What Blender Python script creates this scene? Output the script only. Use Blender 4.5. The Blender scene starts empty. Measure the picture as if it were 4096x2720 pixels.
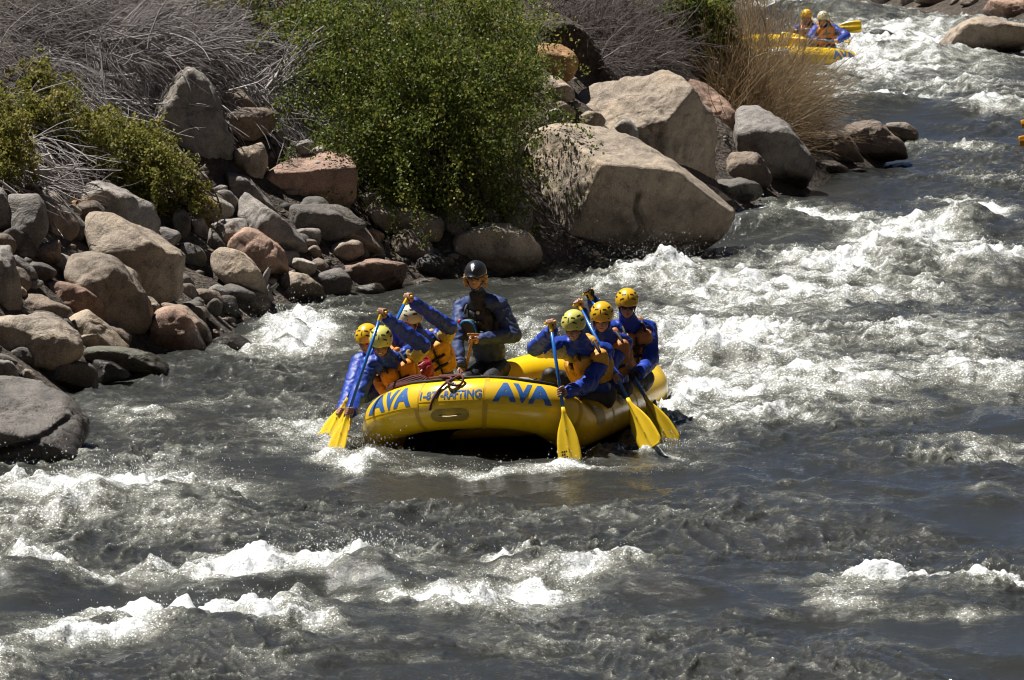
import bpy, bmesh, math, random, re
import numpy as np
from mathutils import Vector, Matrix

random.seed(7)
RNG = np.random.default_rng(11)
SC = bpy.context.scene
COL = SC.collection

# ------------------------------------------------------------------ camera
FPX, CAM_H = 19400.0, 7.5            # focal length in pixels of a 4096 px wide frame; metres above the water
PITCH = math.atan2(2660.0, FPX)
cam_data = bpy.data.cameras.new("camera")
cam_data.sensor_width = 36.0
cam_data.lens = FPX / 4096.0 * 36.0
cam_data.clip_start, cam_data.clip_end = 0.5, 2000.0
cam_data.dof.use_dof = True
cam_data.dof.focus_distance = 48.5
cam_data.dof.aperture_fstop = 14.0
cam = bpy.data.objects.new("camera", cam_data)
cam.location = (0, 0, CAM_H)
cam.rotation_euler = (math.pi / 2 - PITCH, 0, 0)
COL.objects.link(cam)
SC.camera = cam
SC.render.resolution_x, SC.render.resolution_y = 1024, 680

# ------------------------------------------------------------------ sky, sun, exposure
SUN_EL, SUN_AZ = math.radians(65), math.radians(-60)      # high, behind the far bank to the left
SUN = Vector((math.sin(SUN_AZ) * math.cos(SUN_EL), math.cos(SUN_AZ) * math.cos(SUN_EL), math.sin(SUN_EL)))
world = bpy.data.worlds.new("World")
SC.world = world
world.use_nodes = True
wn = world.node_tree
wn.nodes.clear()
sky = wn.nodes.new("ShaderNodeTexSky")
sky.sky_type = 'NISHITA'
sky.sun_disc = False
sky.sun_elevation, sky.sun_rotation = SUN_EL, SUN_AZ
sky.altitude = 2400
sky.air_density, sky.dust_density, sky.ozone_density = 0.34, 0.15, 1.0      # thin dry mountain air
bg = wn.nodes.new("ShaderNodeBackground")
bg.inputs["Strength"].default_value = 0.05
wo = wn.nodes.new("ShaderNodeOutputWorld")
wn.links.new(sky.outputs[0], bg.inputs[0])
wn.links.new(bg.outputs[0], wo.inputs[0])
sun_data = bpy.data.lights.new("sun", 'SUN')
sun_data.energy = 5.0
sun_data.angle = math.radians(0.53)
sun_data.color = (1.0, 0.97, 0.92)
sun = bpy.data.objects.new("sun", sun_data)
sun.rotation_euler = (-SUN).to_track_quat('-Z', 'Y').to_euler()
sun.location = (0, 0, 60)
COL.objects.link(sun)
SC.view_settings.view_transform = 'Standard'
SC.view_settings.look = 'None'
SC.view_settings.exposure = 0.65
SC.view_settings.gamma = 1.0
SC.view_settings.use_curve_mapping = False
SC.cycles.max_bounces = 6
SC.cycles.diffuse_bounces = 1
SC.cycles.filter_width = 1.1
SC.cycles.transparent_max_bounces = 8
SC.cycles.caustics_reflective = False
SC.cycles.caustics_refractive = False

# ------------------------------------------------------------------ pixel <-> place
_cp, _sp = math.cos(PITCH), math.sin(PITCH)
def ray(px, py):
    a, b = (px - 2048.0) / FPX, (1360.0 - py) / FPX
    return np.array([a, _cp + b * _sp, -_sp + b * _cp])
def D(px, py, d):
    """the point seen at a pixel, d metres out"""
    r = ray(px, py)
    return np.array([0, 0, CAM_H]) + r * (d / r[1])
def G(px, py, z=0.0):
    r = ray(px, py)
    return np.array([0, 0, CAM_H]) + r * ((z - CAM_H) / r[2])

# ------------------------------------------------------------------ noise
_rp = np.random.default_rng(3)
_PERM = np.tile(_rp.permutation(256), 3)
_ang = _rp.random(256) * 2 * np.pi
_G2 = np.stack([np.cos(_ang), np.sin(_ang)], 1)
_g3 = _rp.normal(size=(256, 3)); _G3 = _g3 / np.linalg.norm(_g3, axis=1)[:, None]
def fade(t): return t * t * t * (t * (t * 6 - 15) + 10)
def noise2(x, y):
    xi = np.floor(x).astype(np.int64); yi = np.floor(y).astype(np.int64)
    xf, yf = x - xi, y - yi
    X, Y = xi & 255, yi & 255
    u, v = fade(xf), fade(yf)
    def g(i, j):
        h = _PERM[_PERM[(X + i) & 255] + ((Y + j) & 255)] & 255
        return _G2[h, 0] * (xf - i) + _G2[h, 1] * (yf - j)
    a = g(0, 0) * (1 - u) + g(1, 0) * u
    b = g(0, 1) * (1 - u) + g(1, 1) * u
    return (a * (1 - v) + b * v) * 1.5
def noise3(p):
    i0 = np.floor(p).astype(np.int64); f = p - i0
    I = i0 & 255
    u = fade(f)
    def g(i, j, k):
        h = _PERM[(_PERM[(_PERM[(I[:, 0] + i) & 255] + I[:, 1] + j) & 255] + I[:, 2] + k) & 255]
        q = _G3[h]
        return q[:, 0] * (f[:, 0] - i) + q[:, 1] * (f[:, 1] - j) + q[:, 2] * (f[:, 2] - k)
    def mix(a, b, t): return a + (b - a) * t
    x00 = mix(g(0, 0, 0), g(1, 0, 0), u[:, 0]); x10 = mix(g(0, 1, 0), g(1, 1, 0), u[:, 0])
    x01 = mix(g(0, 0, 1), g(1, 0, 1), u[:, 0]); x11 = mix(g(0, 1, 1), g(1, 1, 1), u[:, 0])
    return mix(mix(x00, x10, u[:, 1]), mix(x01, x11, u[:, 1]), u[:, 2]) * 1.5
def fbm3(p, n=4, gain=0.5):
    s, a = 0.0, 1.0
    for k in range(n):
        s = s + a * noise3(p * (2.03 ** k) + 17.3 * k); a *= gain
    return s
def smooth01(t):
    t = np.clip(t, 0, 1); return t * t * (3 - 2 * t)

# ------------------------------------------------------------------ objects
def setp(o, label=None, cat=None, group=None, kind=None):
    if label: o["label"] = label
    if cat: o["category"] = cat
    if group: o["group"] = group
    if kind: o["kind"] = kind
    return o
def empty(name, loc, label=None, cat=None, group=None):
    o = bpy.data.objects.new(name, None)
    o.empty_display_size = 0.2
    o.location = Vector([float(c) for c in loc])
    COL.objects.link(o)
    return setp(o, label, cat, group)
def wloc(o):
    l = np.zeros(3)
    while o is not None:
        l = l + np.array(o.location); o = o.parent
    return l
def fast_mesh(name, v, f):
    """v (n,3) array, f (m,k) array of one face size"""
    me = bpy.data.meshes.new(name)
    v = np.ascontiguousarray(v, dtype=np.float32); f = np.ascontiguousarray(f, dtype=np.int32)
    m, k = f.shape
    me.vertices.add(len(v)); me.vertices.foreach_set("co", v.ravel())
    me.loops.add(m * k); me.loops.foreach_set("vertex_index", f.ravel())
    me.polygons.add(m)
    me.polygons.foreach_set("loop_start", np.arange(0, m * k, k, dtype=np.int32))
    me.polygons.foreach_set("loop_total", np.full(m, k, dtype=np.int32))
    me.update(calc_edges=True)
    return me
def obj(name, v, f, mat, parent=None, smooth=True, color=None):
    """link one mesh object; vertices are given in world coordinates"""
    if parent is not None: v = np.asarray(v, dtype=np.float64) - wloc(parent)
    if isinstance(f, np.ndarray): me = fast_mesh(name, v, f)
    else:
        me = bpy.data.meshes.new(name)
        me.from_pydata([tuple(map(float, p)) for p in v], [], [tuple(map(int, q)) for q in f]); me.update()
    if smooth: me.polygons.foreach_set("use_smooth", np.ones(len(me.polygons), dtype=bool))
    me.materials.append(mat)
    o = bpy.data.objects.new(name, me)
    COL.objects.link(o)
    if parent is not None: o.parent = parent
    if color is not None: o.color = (*color, 1.0)
    return o

# ------------------------------------------------------------------ materials
def new_mat(name):
    m = bpy.data.materials.new(name); m.use_nodes = True
    nt = m.node_tree; nt.nodes.clear()
    out = nt.nodes.new("ShaderNodeOutputMaterial")
    b = nt.nodes.new("ShaderNodeBsdfPrincipled")
    nt.links.new(b.outputs[0], out.inputs[0])
    return m, nt, b, out
def N(nt, kind, **kw):
    n = nt.nodes.new(kind)
    for k, v in kw.items():
        if k in n.inputs: n.inputs[k].default_value = v
        else: setattr(n, k, v)
    return n
def ramp(nt, fac, stops):
    r = nt.nodes.new("ShaderNodeValToRGB")
    while len(r.color_ramp.elements) < len(stops): r.color_ramp.elements.new(0.5)
    for e, (p, c) in zip(r.color_ramp.elements, stops):
        e.position = p; e.color = (*c, 1) if len(c) == 3 else c
    nt.links.new(fac, r.inputs[0])
    return r
def simple(name, color, rough=0.5, var=0.12, scale=14.0, bump=0.15, bscale=60.0, spec=0.5, from_obj=False, coat=0.0, dirt=0.0, sheen=0.0):
    """a plain surface with soft mottling, a little relief and optional grime"""
    m, nt, b, out = new_mat(name)
    geo = N(nt, "ShaderNodeNewGeometry")
    no = N(nt, "ShaderNodeTexNoise", Scale=scale, Detail=5.0, Roughness=0.6)
    nt.links.new(geo.outputs["Position"], no.inputs["Vector"])
    mx = N(nt, "ShaderNodeMix", data_type='RGBA', blend_type='MULTIPLY')
    mx.inputs[0].default_value = 1.0
    rp = ramp(nt, no.outputs["Fac"], [(0.3, (1 - var,) * 3), (0.7, (1 + var * 0.4,) * 3)])
    if from_obj:
        oi = N(nt, "ShaderNodeObjectInfo"); nt.links.new(oi.outputs["Color"], mx.inputs[6])
    else: mx.inputs[6].default_value = (*color, 1)
    nt.links.new(rp.outputs[0], mx.inputs[7])
    last = mx.outputs[2]
    if dirt:
        n2 = N(nt, "ShaderNodeTexNoise", Scale=2.6, Detail=8.0, Roughness=0.68)
        nt.links.new(geo.outputs["Position"], n2.inputs["Vector"])
        r2 = ramp(nt, n2.outputs["Fac"], [(0.52, (0, 0, 0)), (0.72, (dirt,) * 3)])
        m2 = N(nt, "ShaderNodeMix", data_type='RGBA'); m2.inputs[7].default_value = (0.16, 0.12, 0.06, 1)
        nt.links.new(r2.outputs[0], m2.inputs[0]); nt.links.new(last, m2.inputs[6]); last = m2.outputs[2]
    nt.links.new(last, b.inputs["Base Color"])
    b.inputs["Roughness"].default_value = rough
    b.inputs["Specular IOR Level"].default_value = spec
    b.inputs["Coat Weight"].default_value = coat
    b.inputs["Sheen Weight"].default_value = sheen
    if bump:
        n3 = N(nt, "ShaderNodeTexNoise", Scale=bscale, Detail=3.0)
        nt.links.new(geo.outputs["Position"], n3.inputs["Vector"])
        bp = N(nt, "ShaderNodeBump", Strength=bump, Distance=0.01)
        nt.links.new(n3.outputs["Fac"], bp.inputs["Height"]); nt.links.new(bp.outputs[0], b.inputs["Normal"])
    return m
# ================================================================== THE SETTING
# ------------------------------------------------------------------ shape of the banks
SHORE_L = [(-9, -60), (-7.5, 20), (-6.0, 36)] + [tuple(G(px, py)[:2]) for px, py in
    [(-160, 1900), (180, 1700), (330, 1540), (560, 1450), (800, 1400), (930, 1290), (1200, 1210), (1650, 1130), (2150, 1085),
     (2650, 1010), (2800, 900), (3000, 830), (3270, 745), (3560, 640)]] + [(5.9, 77.0), (5.0, 81), (4.5, 88), (4.1, 95), (3.4, 104), (0.5, 114), (-8, 124), (-40, 150)]
SHORE_R = [(40, -60), (22, 30), (15.5, 70), (13.2, 88), (10.2, 97.5), (10.6, 105), (8.2, 110.5), (5.4, 112.5), (3.0, 119), (-4, 130), (-40, 158)]
def _qdist(P, line, side):
    """signed distance to a polyline, positive inland"""
    best = np.full(P.shape[0], 1e9); sg = np.zeros(P.shape[0])
    L = np.array(line, dtype=float)
    for a, b in zip(L[:-1], L[1:]):
        ab = b - a; t = np.clip(((P - a) @ ab) / (ab @ ab), 0, 1)
        q = P - (a + t[:, None] * ab)
        d = np.hypot(q[:, 0], q[:, 1])
        cr = ab[0] * (P[:, 1] - a[1]) - ab[1] * (P[:, 0] - a[0])
        w = d < best - 1e-9
        best = np.where(w, d, best); sg = np.where(w, np.sign(cr), sg)
    return best * np.where(sg == 0, 1, sg) * side
def bank_h(P):
    ql, qr = _qdist(P, SHORE_L, 1.0), _qdist(P, SHORE_R, -1.0)
    def prof(q, s0):
        up = np.minimum(q, 5.5) * s0 + np.clip(q - 5.5, 0, 6) * 0.42 + np.clip(q - 11.5, 0, 70) * 0.78  # steep outer slopes, out of view, added to block the low sky
        return np.where(q > 0, up, np.maximum(q * 0.7, -1.4))
    h = np.maximum(prof(ql, 0.74), prof(qr, 0.5))
    h = np.where(h > 2.0, 2.0 + (h - 2.0) * (1 - 0.9 * smooth01((P[:, 1] - 105) / 40)), h)      # hills lowered upstream so the water reflects open sky
    h = np.maximum(h, np.clip(-10 - P[:, 1], 0, 60) * 0.9 - 1.0)                                # unseen hill added behind the viewpoint to block skylight on near faces
    n = noise2(P[:, 0] * 0.6 + 3, P[:, 1] * 0.6) * 0.28 + noise2(P[:, 0] * 1.9, P[:, 1] * 1.9 + 9) * 0.10
    return h + n * np.clip(h * 1.5, 0.0, 1.0)
def hit(px, py):
    """distance at which the view ray through a pixel meets the bank or the water"""
    r = ray(px, py); dd = np.arange(30.0, 150.0, 0.06)
    P = np.stack([r[0] / r[1] * dd, dd], 1)
    z = CAM_H + r[2] / r[1] * dd
    k = np.argmax(z < np.maximum(bank_h(P), 0.0))
    return dd[k] if k > 0 else 110.0

# ------------------------------------------------------------------ ground
def make_soil():
    m, nt, b, out = new_mat("bank_soil")
    geo = N(nt, "ShaderNodeNewGeometry")
    n1 = N(nt, "ShaderNodeTexNoise", Scale=1.7, Detail=8.0, Roughness=0.65)
    n2 = N(nt, "ShaderNodeTexVoronoi", Scale=16.0)
    n3 = N(nt, "ShaderNodeTexNoise", Scale=40.0, Detail=4.0)
    for n in (n1, n2, n3): nt.links.new(geo.outputs["Position"], n.inputs["Vector"])
    r1 = ramp(nt, n1.outputs["Fac"], [(0.3, (0.035, 0.027, 0.021)), (0.55, (0.075, 0.057, 0.042)), (0.75, (0.15, 0.12, 0.09))])
    mx = N(nt, "ShaderNodeMix", data_type='RGBA', blend_type='OVERLAY'); mx.inputs[0].default_value = 0.5
    bw = N(nt, "ShaderNodeRGBToBW"); nt.links.new(n2.outputs["Color"], bw.inputs[0])
    nt.links.new(r1.outputs[0], mx.inputs[6]); nt.links.new(bw.outputs[0], mx.inputs[7])
    nt.links.new(mx.outputs[2], b.inputs["Base Color"])
    b.inputs["Roughness"].default_value = 0.95
    bp = N(nt, "ShaderNodeBump", Strength=0.8, Distance=0.05)
    ad = N(nt, "ShaderNodeMath", operation='ADD')
    nt.links.new(n2.outputs["Distance"], ad.inputs[0]); nt.links.new(n3.outputs["Fac"], ad.inputs[1])
    nt.links.new(ad.outputs[0], bp.inputs["Height"]); nt.links.new(bp.outputs[0], b.inputs["Normal"])
    return m
SOIL = make_soil()
def grid_obj(name, xs, ys, mat, zf):
    X, Y = np.meshgrid(xs, ys)
    P = np.stack([X.ravel(), Y.ravel()], 1)
    v = np.column_stack([P, zf(P)])
    nx, ny = len(xs), len(ys)
    i = (np.arange(ny - 1)[:, None] * nx + np.arange(nx - 1)[None, :]).ravel()
    return obj(name, v, np.stack([i, i + 1, i + nx + 1, i + nx], 1), mat)
xs = np.unique(np.concatenate([np.linspace(-110, -14, 34), np.arange(-14, 14.1, 0.28), np.linspace(14, 110, 34)]))
ys = np.unique(np.concatenate([np.linspace(-90, 34, 40), np.arange(34, 125, 0.4), np.linspace(125, 260, 45)]))
setp(grid_obj("riverbank", xs, ys, SOIL, bank_h), kind="structure")

# ------------------------------------------------------------------ water
def make_water():
    m, nt, b, out = new_mat("river_water")
    geo = N(nt, "ShaderNodeNewGeometry")
    at = N(nt, "ShaderNodeAttribute", attribute_name="foam")
    P = geo.outputs["Position"]
    n1 = N(nt, "ShaderNodeTexNoise", Scale=5.0, Detail=9.0, Roughness=0.7)
    n2 = N(nt, "ShaderNodeTexNoise", Scale=30.0, Detail=6.0, Roughness=0.7)
    n3 = N(nt, "ShaderNodeTexNoise", Scale=7.0, Detail=6.0, Roughness=0.62, Distortion=0.6)
    n4 = N(nt, "ShaderNodeTexNoise", Scale=26.0, Detail=4.0, Roughness=0.6)
    mp = N(nt, "ShaderNodeMapping"); mp.inputs["Scale"].default_value = (0.55, 1.0, 1.0); nt.links.new(P, mp.inputs["Vector"])
    nt.links.new(mp.outputs[0], n1.inputs["Vector"])
    for n in (n2, n3, n4): nt.links.new(P, n.inputs["Vector"])
    ch = N(nt, "ShaderNodeAttribute", attribute_name="chop")
    # foam amount = river foam + two sizes of break-up
    def math2(op, a, bb):
        x = N(nt, "ShaderNodeMath", operation=op)
        for k, s in ((0, a), (1, bb)):
            if isinstance(s, (int, float)): x.inputs[k].default_value = s
            else: nt.links.new(s, x.inputs[k])
        return x.outputs[0]
    s1 = math2('MULTIPLY', math2('SUBTRACT', n1.outputs["Fac"], 0.5), 1.15)
    s2 = math2('MULTIPLY', math2('SUBTRACT', n2.outputs["Fac"], 0.5), 0.7)
    n5 = N(nt, "ShaderNodeTexNoise", Scale=95.0, Detail=2.0, Roughness=0.6); nt.links.new(P, n5.inputs["Vector"])
    s3 = math2('MULTIPLY', math2('SUBTRACT', n5.outputs["Fac"], 0.5), 1.1)
    f = math2('ADD', math2('ADD', math2('ADD', at.outputs["Fac"], s1), s2), math2('MULTIPLY', s3, math2('ADD', at.outputs["Fac"], 0.1)))
    # bubbles and flecks of froth carried by broken water
    vo = N(nt, "ShaderNodeTexVoronoi", Scale=34.0, Randomness=1.0); nt.links.new(P, vo.inputs["Vector"])
    thr = math2('MULTIPLY', math2('SUBTRACT', math2('ADD', at.outputs["Fac"], math2('MULTIPLY', n1.outputs["Fac"], 0.9)), 0.42), 0.5)
    fleck = N(nt, "ShaderNodeMapRange"); fleck.inputs["From Min"].default_value = 0.0; fleck.inputs["From Max"].default_value = 0.06
    nt.links.new(math2('SUBTRACT', thr, vo.outputs["Distance"]), fleck.inputs["Value"])
    f = math2('ADD', f, math2('MULTIPLY', fleck.outputs[0], 0.45))
    mr = N(nt, "ShaderNodeMapRange", interpolation_type='SMOOTHSTEP')
    mr.inputs["From Min"].default_value = 0.06; mr.inputs["From Max"].default_value = 1.15
    nt.links.new(f, mr.inputs["Value"])
    foam = mr.outputs[0]
    col = ramp(nt, foam, [(0.0, (0.031, 0.032, 0.029)), (0.22, (0.092, 0.093, 0.078)), (0.5, (0.225, 0.225, 0.188)), (0.8, (0.47, 0.48, 0.46)), (1.0, (0.76, 0.78, 0.79))])
    nt.links.new(col.outputs[0], b.inputs["Base Color"])
    ro = ramp(nt, foam, [(0.0, (0.07,) * 3), (0.4, (0.16,) * 3), (1.0, (0.5,) * 3)])
    nt.links.new(ro.outputs[0], b.inputs["Roughness"])
    b.inputs["IOR"].default_value = 1.33
    b1 = N(nt, "ShaderNodeBump", Distance=0.10)
    c1 = N(nt, "ShaderNodeMapRange"); c1.inputs["To Min"].default_value = 0.12; c1.inputs["To Max"].default_value = 0.5
    nt.links.new(ch.outputs["Fac"], c1.inputs["Value"]); nt.links.new(c1.outputs[0], b1.inputs["Strength"])
    nt.links.new(n3.outputs["Fac"], b1.inputs["Height"])
    b2 = N(nt, "ShaderNodeBump", Distance=0.035)
    c2_ = N(nt, "ShaderNodeMapRange"); c2_.inputs["To Min"].default_value = 0.12; c2_.inputs["To Max"].default_value = 0.38
    nt.links.new(ch.outputs["Fac"], c2_.inputs["Value"]); nt.links.new(c2_.outputs[0], b2.inputs["Strength"])
    nt.links.new(n4.outputs["Fac"], b2.inputs["Height"]); nt.links.new(b1.outputs[0], b2.inputs["Normal"])
    b3 = N(nt, "ShaderNodeBump", Distance=0.02)
    st = N(nt, "ShaderNodeMapRange"); st.inputs["To Min"].default_value = 0.08; st.inputs["To Max"].default_value = 0.6
    nt.links.new(foam, st.inputs["Value"]); nt.links.new(st.outputs[0], b3.inputs["Strength"])
    nt.links.new(n2.outputs["Fac"], b3.inputs["Height"]); nt.links.new(b2.outputs[0], b3.inputs["Normal"])
    nt.links.new(b3.outputs[0], b.inputs["Normal"])
    return m
WATER = make_water()

# patches of white water: pixel centre, half width, half height, strength
FOAM = [(3150, 860, 270, 45, .9), (3900, 830, 130, 40, .95), (3620, 950, 230, 75, 1.0), (3930, 1045, 260, 50, .9), (2700, 1085, 230, 45, .9),
        (3000, 1130, 420, 90, .75), (3350, 1060, 260, 60, .8), (2900, 1350, 330, 130, .95), (3500, 1160, 380, 45, .6), (3720, 1320, 380, 65, .7),
        (3250, 1500, 480, 80, .95), (2850, 1560, 200, 60, .85), (3920, 1490, 260, 75, .95), (2720, 1430, 120, 200, .8), (2950, 1660, 260, 40, .6),
        (3960, 1790, 220, 32, .55), (2650, 1250, 200, 90, .65), (2450, 1140, 300, 40, .45), (2080, 1290, 120, 110, .6), (3400, 1620, 500, 40, .45),
        (1190, 1300, 140, 75, 1.1), (1150, 1385, 270, 28, .95), (1380, 1410, 170, 28, .6), (1760, 1450, 100, 60, .5), (560, 1630, 170, 60, .5),
        (850, 1600, 300, 30, .35), (1250, 1700, 220, 90, .62), (1420, 1820, 180, 30, .6), (560, 1930, 330, 80, 1.2), (330, 2000, 250, 60, .95), (120, 1980, 150, 100, .7), (150, 1830, 140, 26, .7),
        (1430, 2240, 240, 66, 1.25), (1000, 2300, 400, 36, 1.2), (600, 2340, 260, 22, .5), (80, 2250, 130, 65, .95), (800, 2470, 460, 46, 1.15), (450, 2560, 260, 42, 1.1), (250, 2480, 200, 50, .6),
        (1900, 2400, 330, 75, 1.1), (2080, 2220, 110, 60, .7), (2500, 2290, 190, 42, 1.0), (2250, 2350, 200, 40, .7), (3480, 2330, 280, 45, .95), (3820, 2350, 190, 42, .9),
        (3450, 2410, 220, 30, .55), (3850, 2470, 260, 22, .45), (80, 2650, 120, 80, .95), (1300, 2640, 500, 24, .3), (3050, 2430, 180, 18, .45), (3600, 2620, 300, 16, .2),
        (600, 2180, 300, 20, .25), (2290, 1872, 75, 12, .85), (2620, 1800, 60, 12, .7), (2700, 1795, 60, 12, .7), (1335, 1870, 90, 24, .95), (1490, 1850, 110, 16, .85), (1800, 1900, 250, 10, .6), (2400, 1880, 160, 12, .6), (800, 2325, 800, 30, .55), (1250, 2420, 350, 40, .5), (300, 2290, 300, 30, .5), (700, 2080, 300, 40, .45), (2300, 2060, 700, 30, .22), (3300, 2000, 500, 30, .2), (1700, 2560, 700, 30, .25), (2900, 1950, 400, 20, .22), (2050, 1885, 480, 14, .75), (2650, 1850, 200, 20, .4), (900, 1820, 200, 20, .3), (3900, 1980, 250, 20, .3),
        (3650, 150, 420, 90, .85), (3950, 60, 250, 40, .6), (3350, 20, 320, 30, .9), (3480, 240, 200, 60, .75), (3520, 395, 190, 22, 1.1), (4000, 415, 180, 30, .9), (3820, 320, 260, 40, .5),
        (3250, 330, 200, 60, .6), (3700, 270, 250, 30, .6), (3650, 570, 200, 12, .35), (3900, 590, 130, 12, .45), (3950, 720, 120, 14, .35), (1900, 1190, 200, 30, .25), (2300, 1180, 200, 40, .4)]
# standing waves: pixel of the foot, half width and half depth in metres, height
WAVES = [(3080, 930, .95, .55, .28), (3840, 935, .65, .6, .34), (3560, 1060, .9, .6, .30), (3950, 1110, .9, .5, .20), (2900, 1450, .75, .7, .30), (3300, 1560, 1.0, .6, .20), (3950, 1560, .8, .6, .22),
         (3620, 1370, .9, .6, .16), (2680, 1120, .55, .5, .20), (1185, 1385, .30, .30, .30), (470, 2040, .75, .55, .27), (1480, 2335, .5, .5, .30), (1020, 2360, .75, .4, .15), (2090, 2330, .28, .4, .24),
         (1950, 2500, .65, .45, .18), (2480, 2360, .38, .35, .18), (620, 2570, .7, .45, .17), (980, 2480, .6, .35, .12), (3520, 2400, .5, .45, .17), (3860, 2430, .45, .4, .14), (90, 2340, .3, .45, .22),
         (80, 2740, .3, .35, .24), (120, 2050, .45, .5, .16), (3600, 240, 1.6, 1.3, .34), (3900, 130, 2.0, 1.3, .28), (3500, 430, .9, .6, .2), (4000, 450, .8, .6, .2), (3300, 70, 1.5, 1.2, .4), (2300, 2200, .8, .5, -.10), (3380, 1290, .7, .5, -.12),
         (3330, 960, .6, .5, -.10), (1900, 2420, .4, .4, -.08)]
RAFT_C = np.array([0.083, 48.5]); RAFT_YAW = math.radians(16)
RB = np.array([-math.sin(RAFT_YAW), -math.cos(RAFT_YAW)]); RL = np.array([math.cos(RAFT_YAW), -math.sin(RAFT_YAW)])
def river(P):
    """height and foam of the river surface at ground points"""
    x, y = P[:, 0], P[:, 1]
    wx = noise2(x * 0.9 + 31, y * 0.9) * 0.35; wy = noise2(x * 0.9, y * 0.9 + 57) * 0.5
    xw, yw = x + wx, y + wy
    foam = np.zeros(len(x)); h = np.zeros(len(x))
    for px, py, rx, ry, s in FOAM:
        c = G(px, py + ry * 0.4); d = c[1]
        a = (xw - c[0]) / (rx * d / FPX); b = (yw - c[1]) / (ry * d * d / (FPX * CAM_H))
        r2 = a * a + b * b
        k = r2 < 6
        foam[k] = np.maximum(foam[k], s * np.exp(-(r2[k] ** 1.05) * 0.62))
    for px, py, rx, ry, s in WAVES:
        c = G(px, py)
        if py > 1900: rx, ry, s = rx * 1.45, ry * 1.1, s * 0.78
        a = (xw - c[0]) / rx; b = (yw - c[1]) / ry
        r2 = a * a + b * b
        k = r2 < 9
        h[k] += s * np.exp(-r2[k] * 0.9)
    # general chop
    n_big = noise2(xw * 0.55, yw * 0.42 + 5)
    n_med = noise2(xw * 1.5 + 8, yw * 1.2)
    n_sm = 1 - np.abs(noise2(xw * 3.1, yw * 2.7 + 40)) * 2
    n_xs = 1 - np.abs(noise2(xw * 7.3 + 12, yw * 6.6)) * 2
    n_xx = noise2(x * 17.0 + 5, y * 15.0)
    patch = smooth01(0.5 + noise2(x * 0.35 + 90, y * 0.3) * 0.9)
    h += 0.09 * n_big + 0.060 * n_med + 0.023 * n_sm * (0.2 + 1.1 * patch) + 0.009 * n_xs * (0.1 + 1.3 * patch) + 0.004 * n_xx * patch
    # thin lines of foam on the ridges of the chop
    thin = np.clip(n_sm - 0.5, 0, 1) * 0.55 * patch + np.clip(n_xs - 0.55, 0, 1) * 0.42 * patch
    lump = noise2(x * 2.4 + 70, y * 2.0) * 0.5 + noise2(x * 5.3, y * 4.6 + 70) * 0.35
    foam = foam * (0.94 + 0.85 * lump) + thin
    # boiling surface where it is white
    fz = np.clip(foam, 0, 1.1)
    bil = np.abs(noise2(x * 2.6 + 1, y * 2.2)) * 0.20 + np.abs(noise2(x * 6.1, y * 5.2 + 3)) * 0.075 + np.abs(noise2(x * 14.0, y * 12.5)) * 0.026 + noise2(x * 29.0, y * 25.0) * 0.007
    h += fz * (bil - 0.04)
    h += np.clip(fz - 0.55, 0, 1) * np.clip(noise2(x * 9.0 + 44, y * 8.0) - 0.15, 0, 1) * 0.07
    # upstream the river drops toward the camera in steps, round the raft it lies calmer
    q = P - RAFT_C
    u = (q @ RB) / 2.6; w = (q @ RL) / 1.35
    r = np.maximum(np.abs(u), np.abs(w))
    k = smooth01((r - 0.74) / 0.16)
    h = h * (0.25 + 0.75 * k) + (1 - k) * (-0.10)
    edge = np.exp(-((r - 1.0) / 0.09) ** 2) * (0.5 + 0.7 * noise2(x * 4, y * 4))
    foam = foam * (0.2 + 0.8 * k) + np.clip(edge, 0, 1) * 0.30
    return h, np.clip(foam, -0.1, 1.15), np.clip(0.22 + patch + foam, 0, 1)
NR, NC = 1300, 590
dd = 31.5 * np.exp(np.linspace(0, math.log(135 / 31.5), NR))
uu = np.linspace(-0.125, 0.140, NC)
X = (dd[:, None] * uu[None, :]).ravel(); Y = np.repeat(dd, NC)
Pw = np.stack([X, Y], 1)
Hw, Fw, Cw = river(Pw)
keep = bank_h(Pw) < 0.35
i = (np.arange(NR - 1)[:, None] * NC + np.arange(NC - 1)[None, :]).ravel()
Q = np.stack([i, i + 1, i + NC + 1, i + NC], 1)
Q = Q[keep[Q].any(axis=1)]
used = np.unique(Q); remap = np.zeros(NR * NC, dtype=np.int64); remap[used] = np.arange(len(used))
Vw = np.column_stack([Pw, Hw])[used]; Fv = Fw[used]
river_obj = obj("river", Vw, remap[Q], WATER)
at = river_obj.data.attributes.new("foam", 'FLOAT', 'POINT'); at.data.foreach_set("value", Fv.astype(np.float32))
at = river_obj.data.attributes.new("chop", 'FLOAT', 'POINT'); at.data.foreach_set("value", Cw[used].astype(np.float32))
setp(river_obj, kind="structure")
# the rest of the river, outside the detailed stretch, lies just below it
calm = obj("river_reach", np.array([[-60, -60, -0.38], [70, -60, -0.38], [70, 300, -0.38], [-60, 300, -0.38]], float), [(0, 1, 2, 3)], WATER)
setp(calm, kind="structure")
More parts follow.
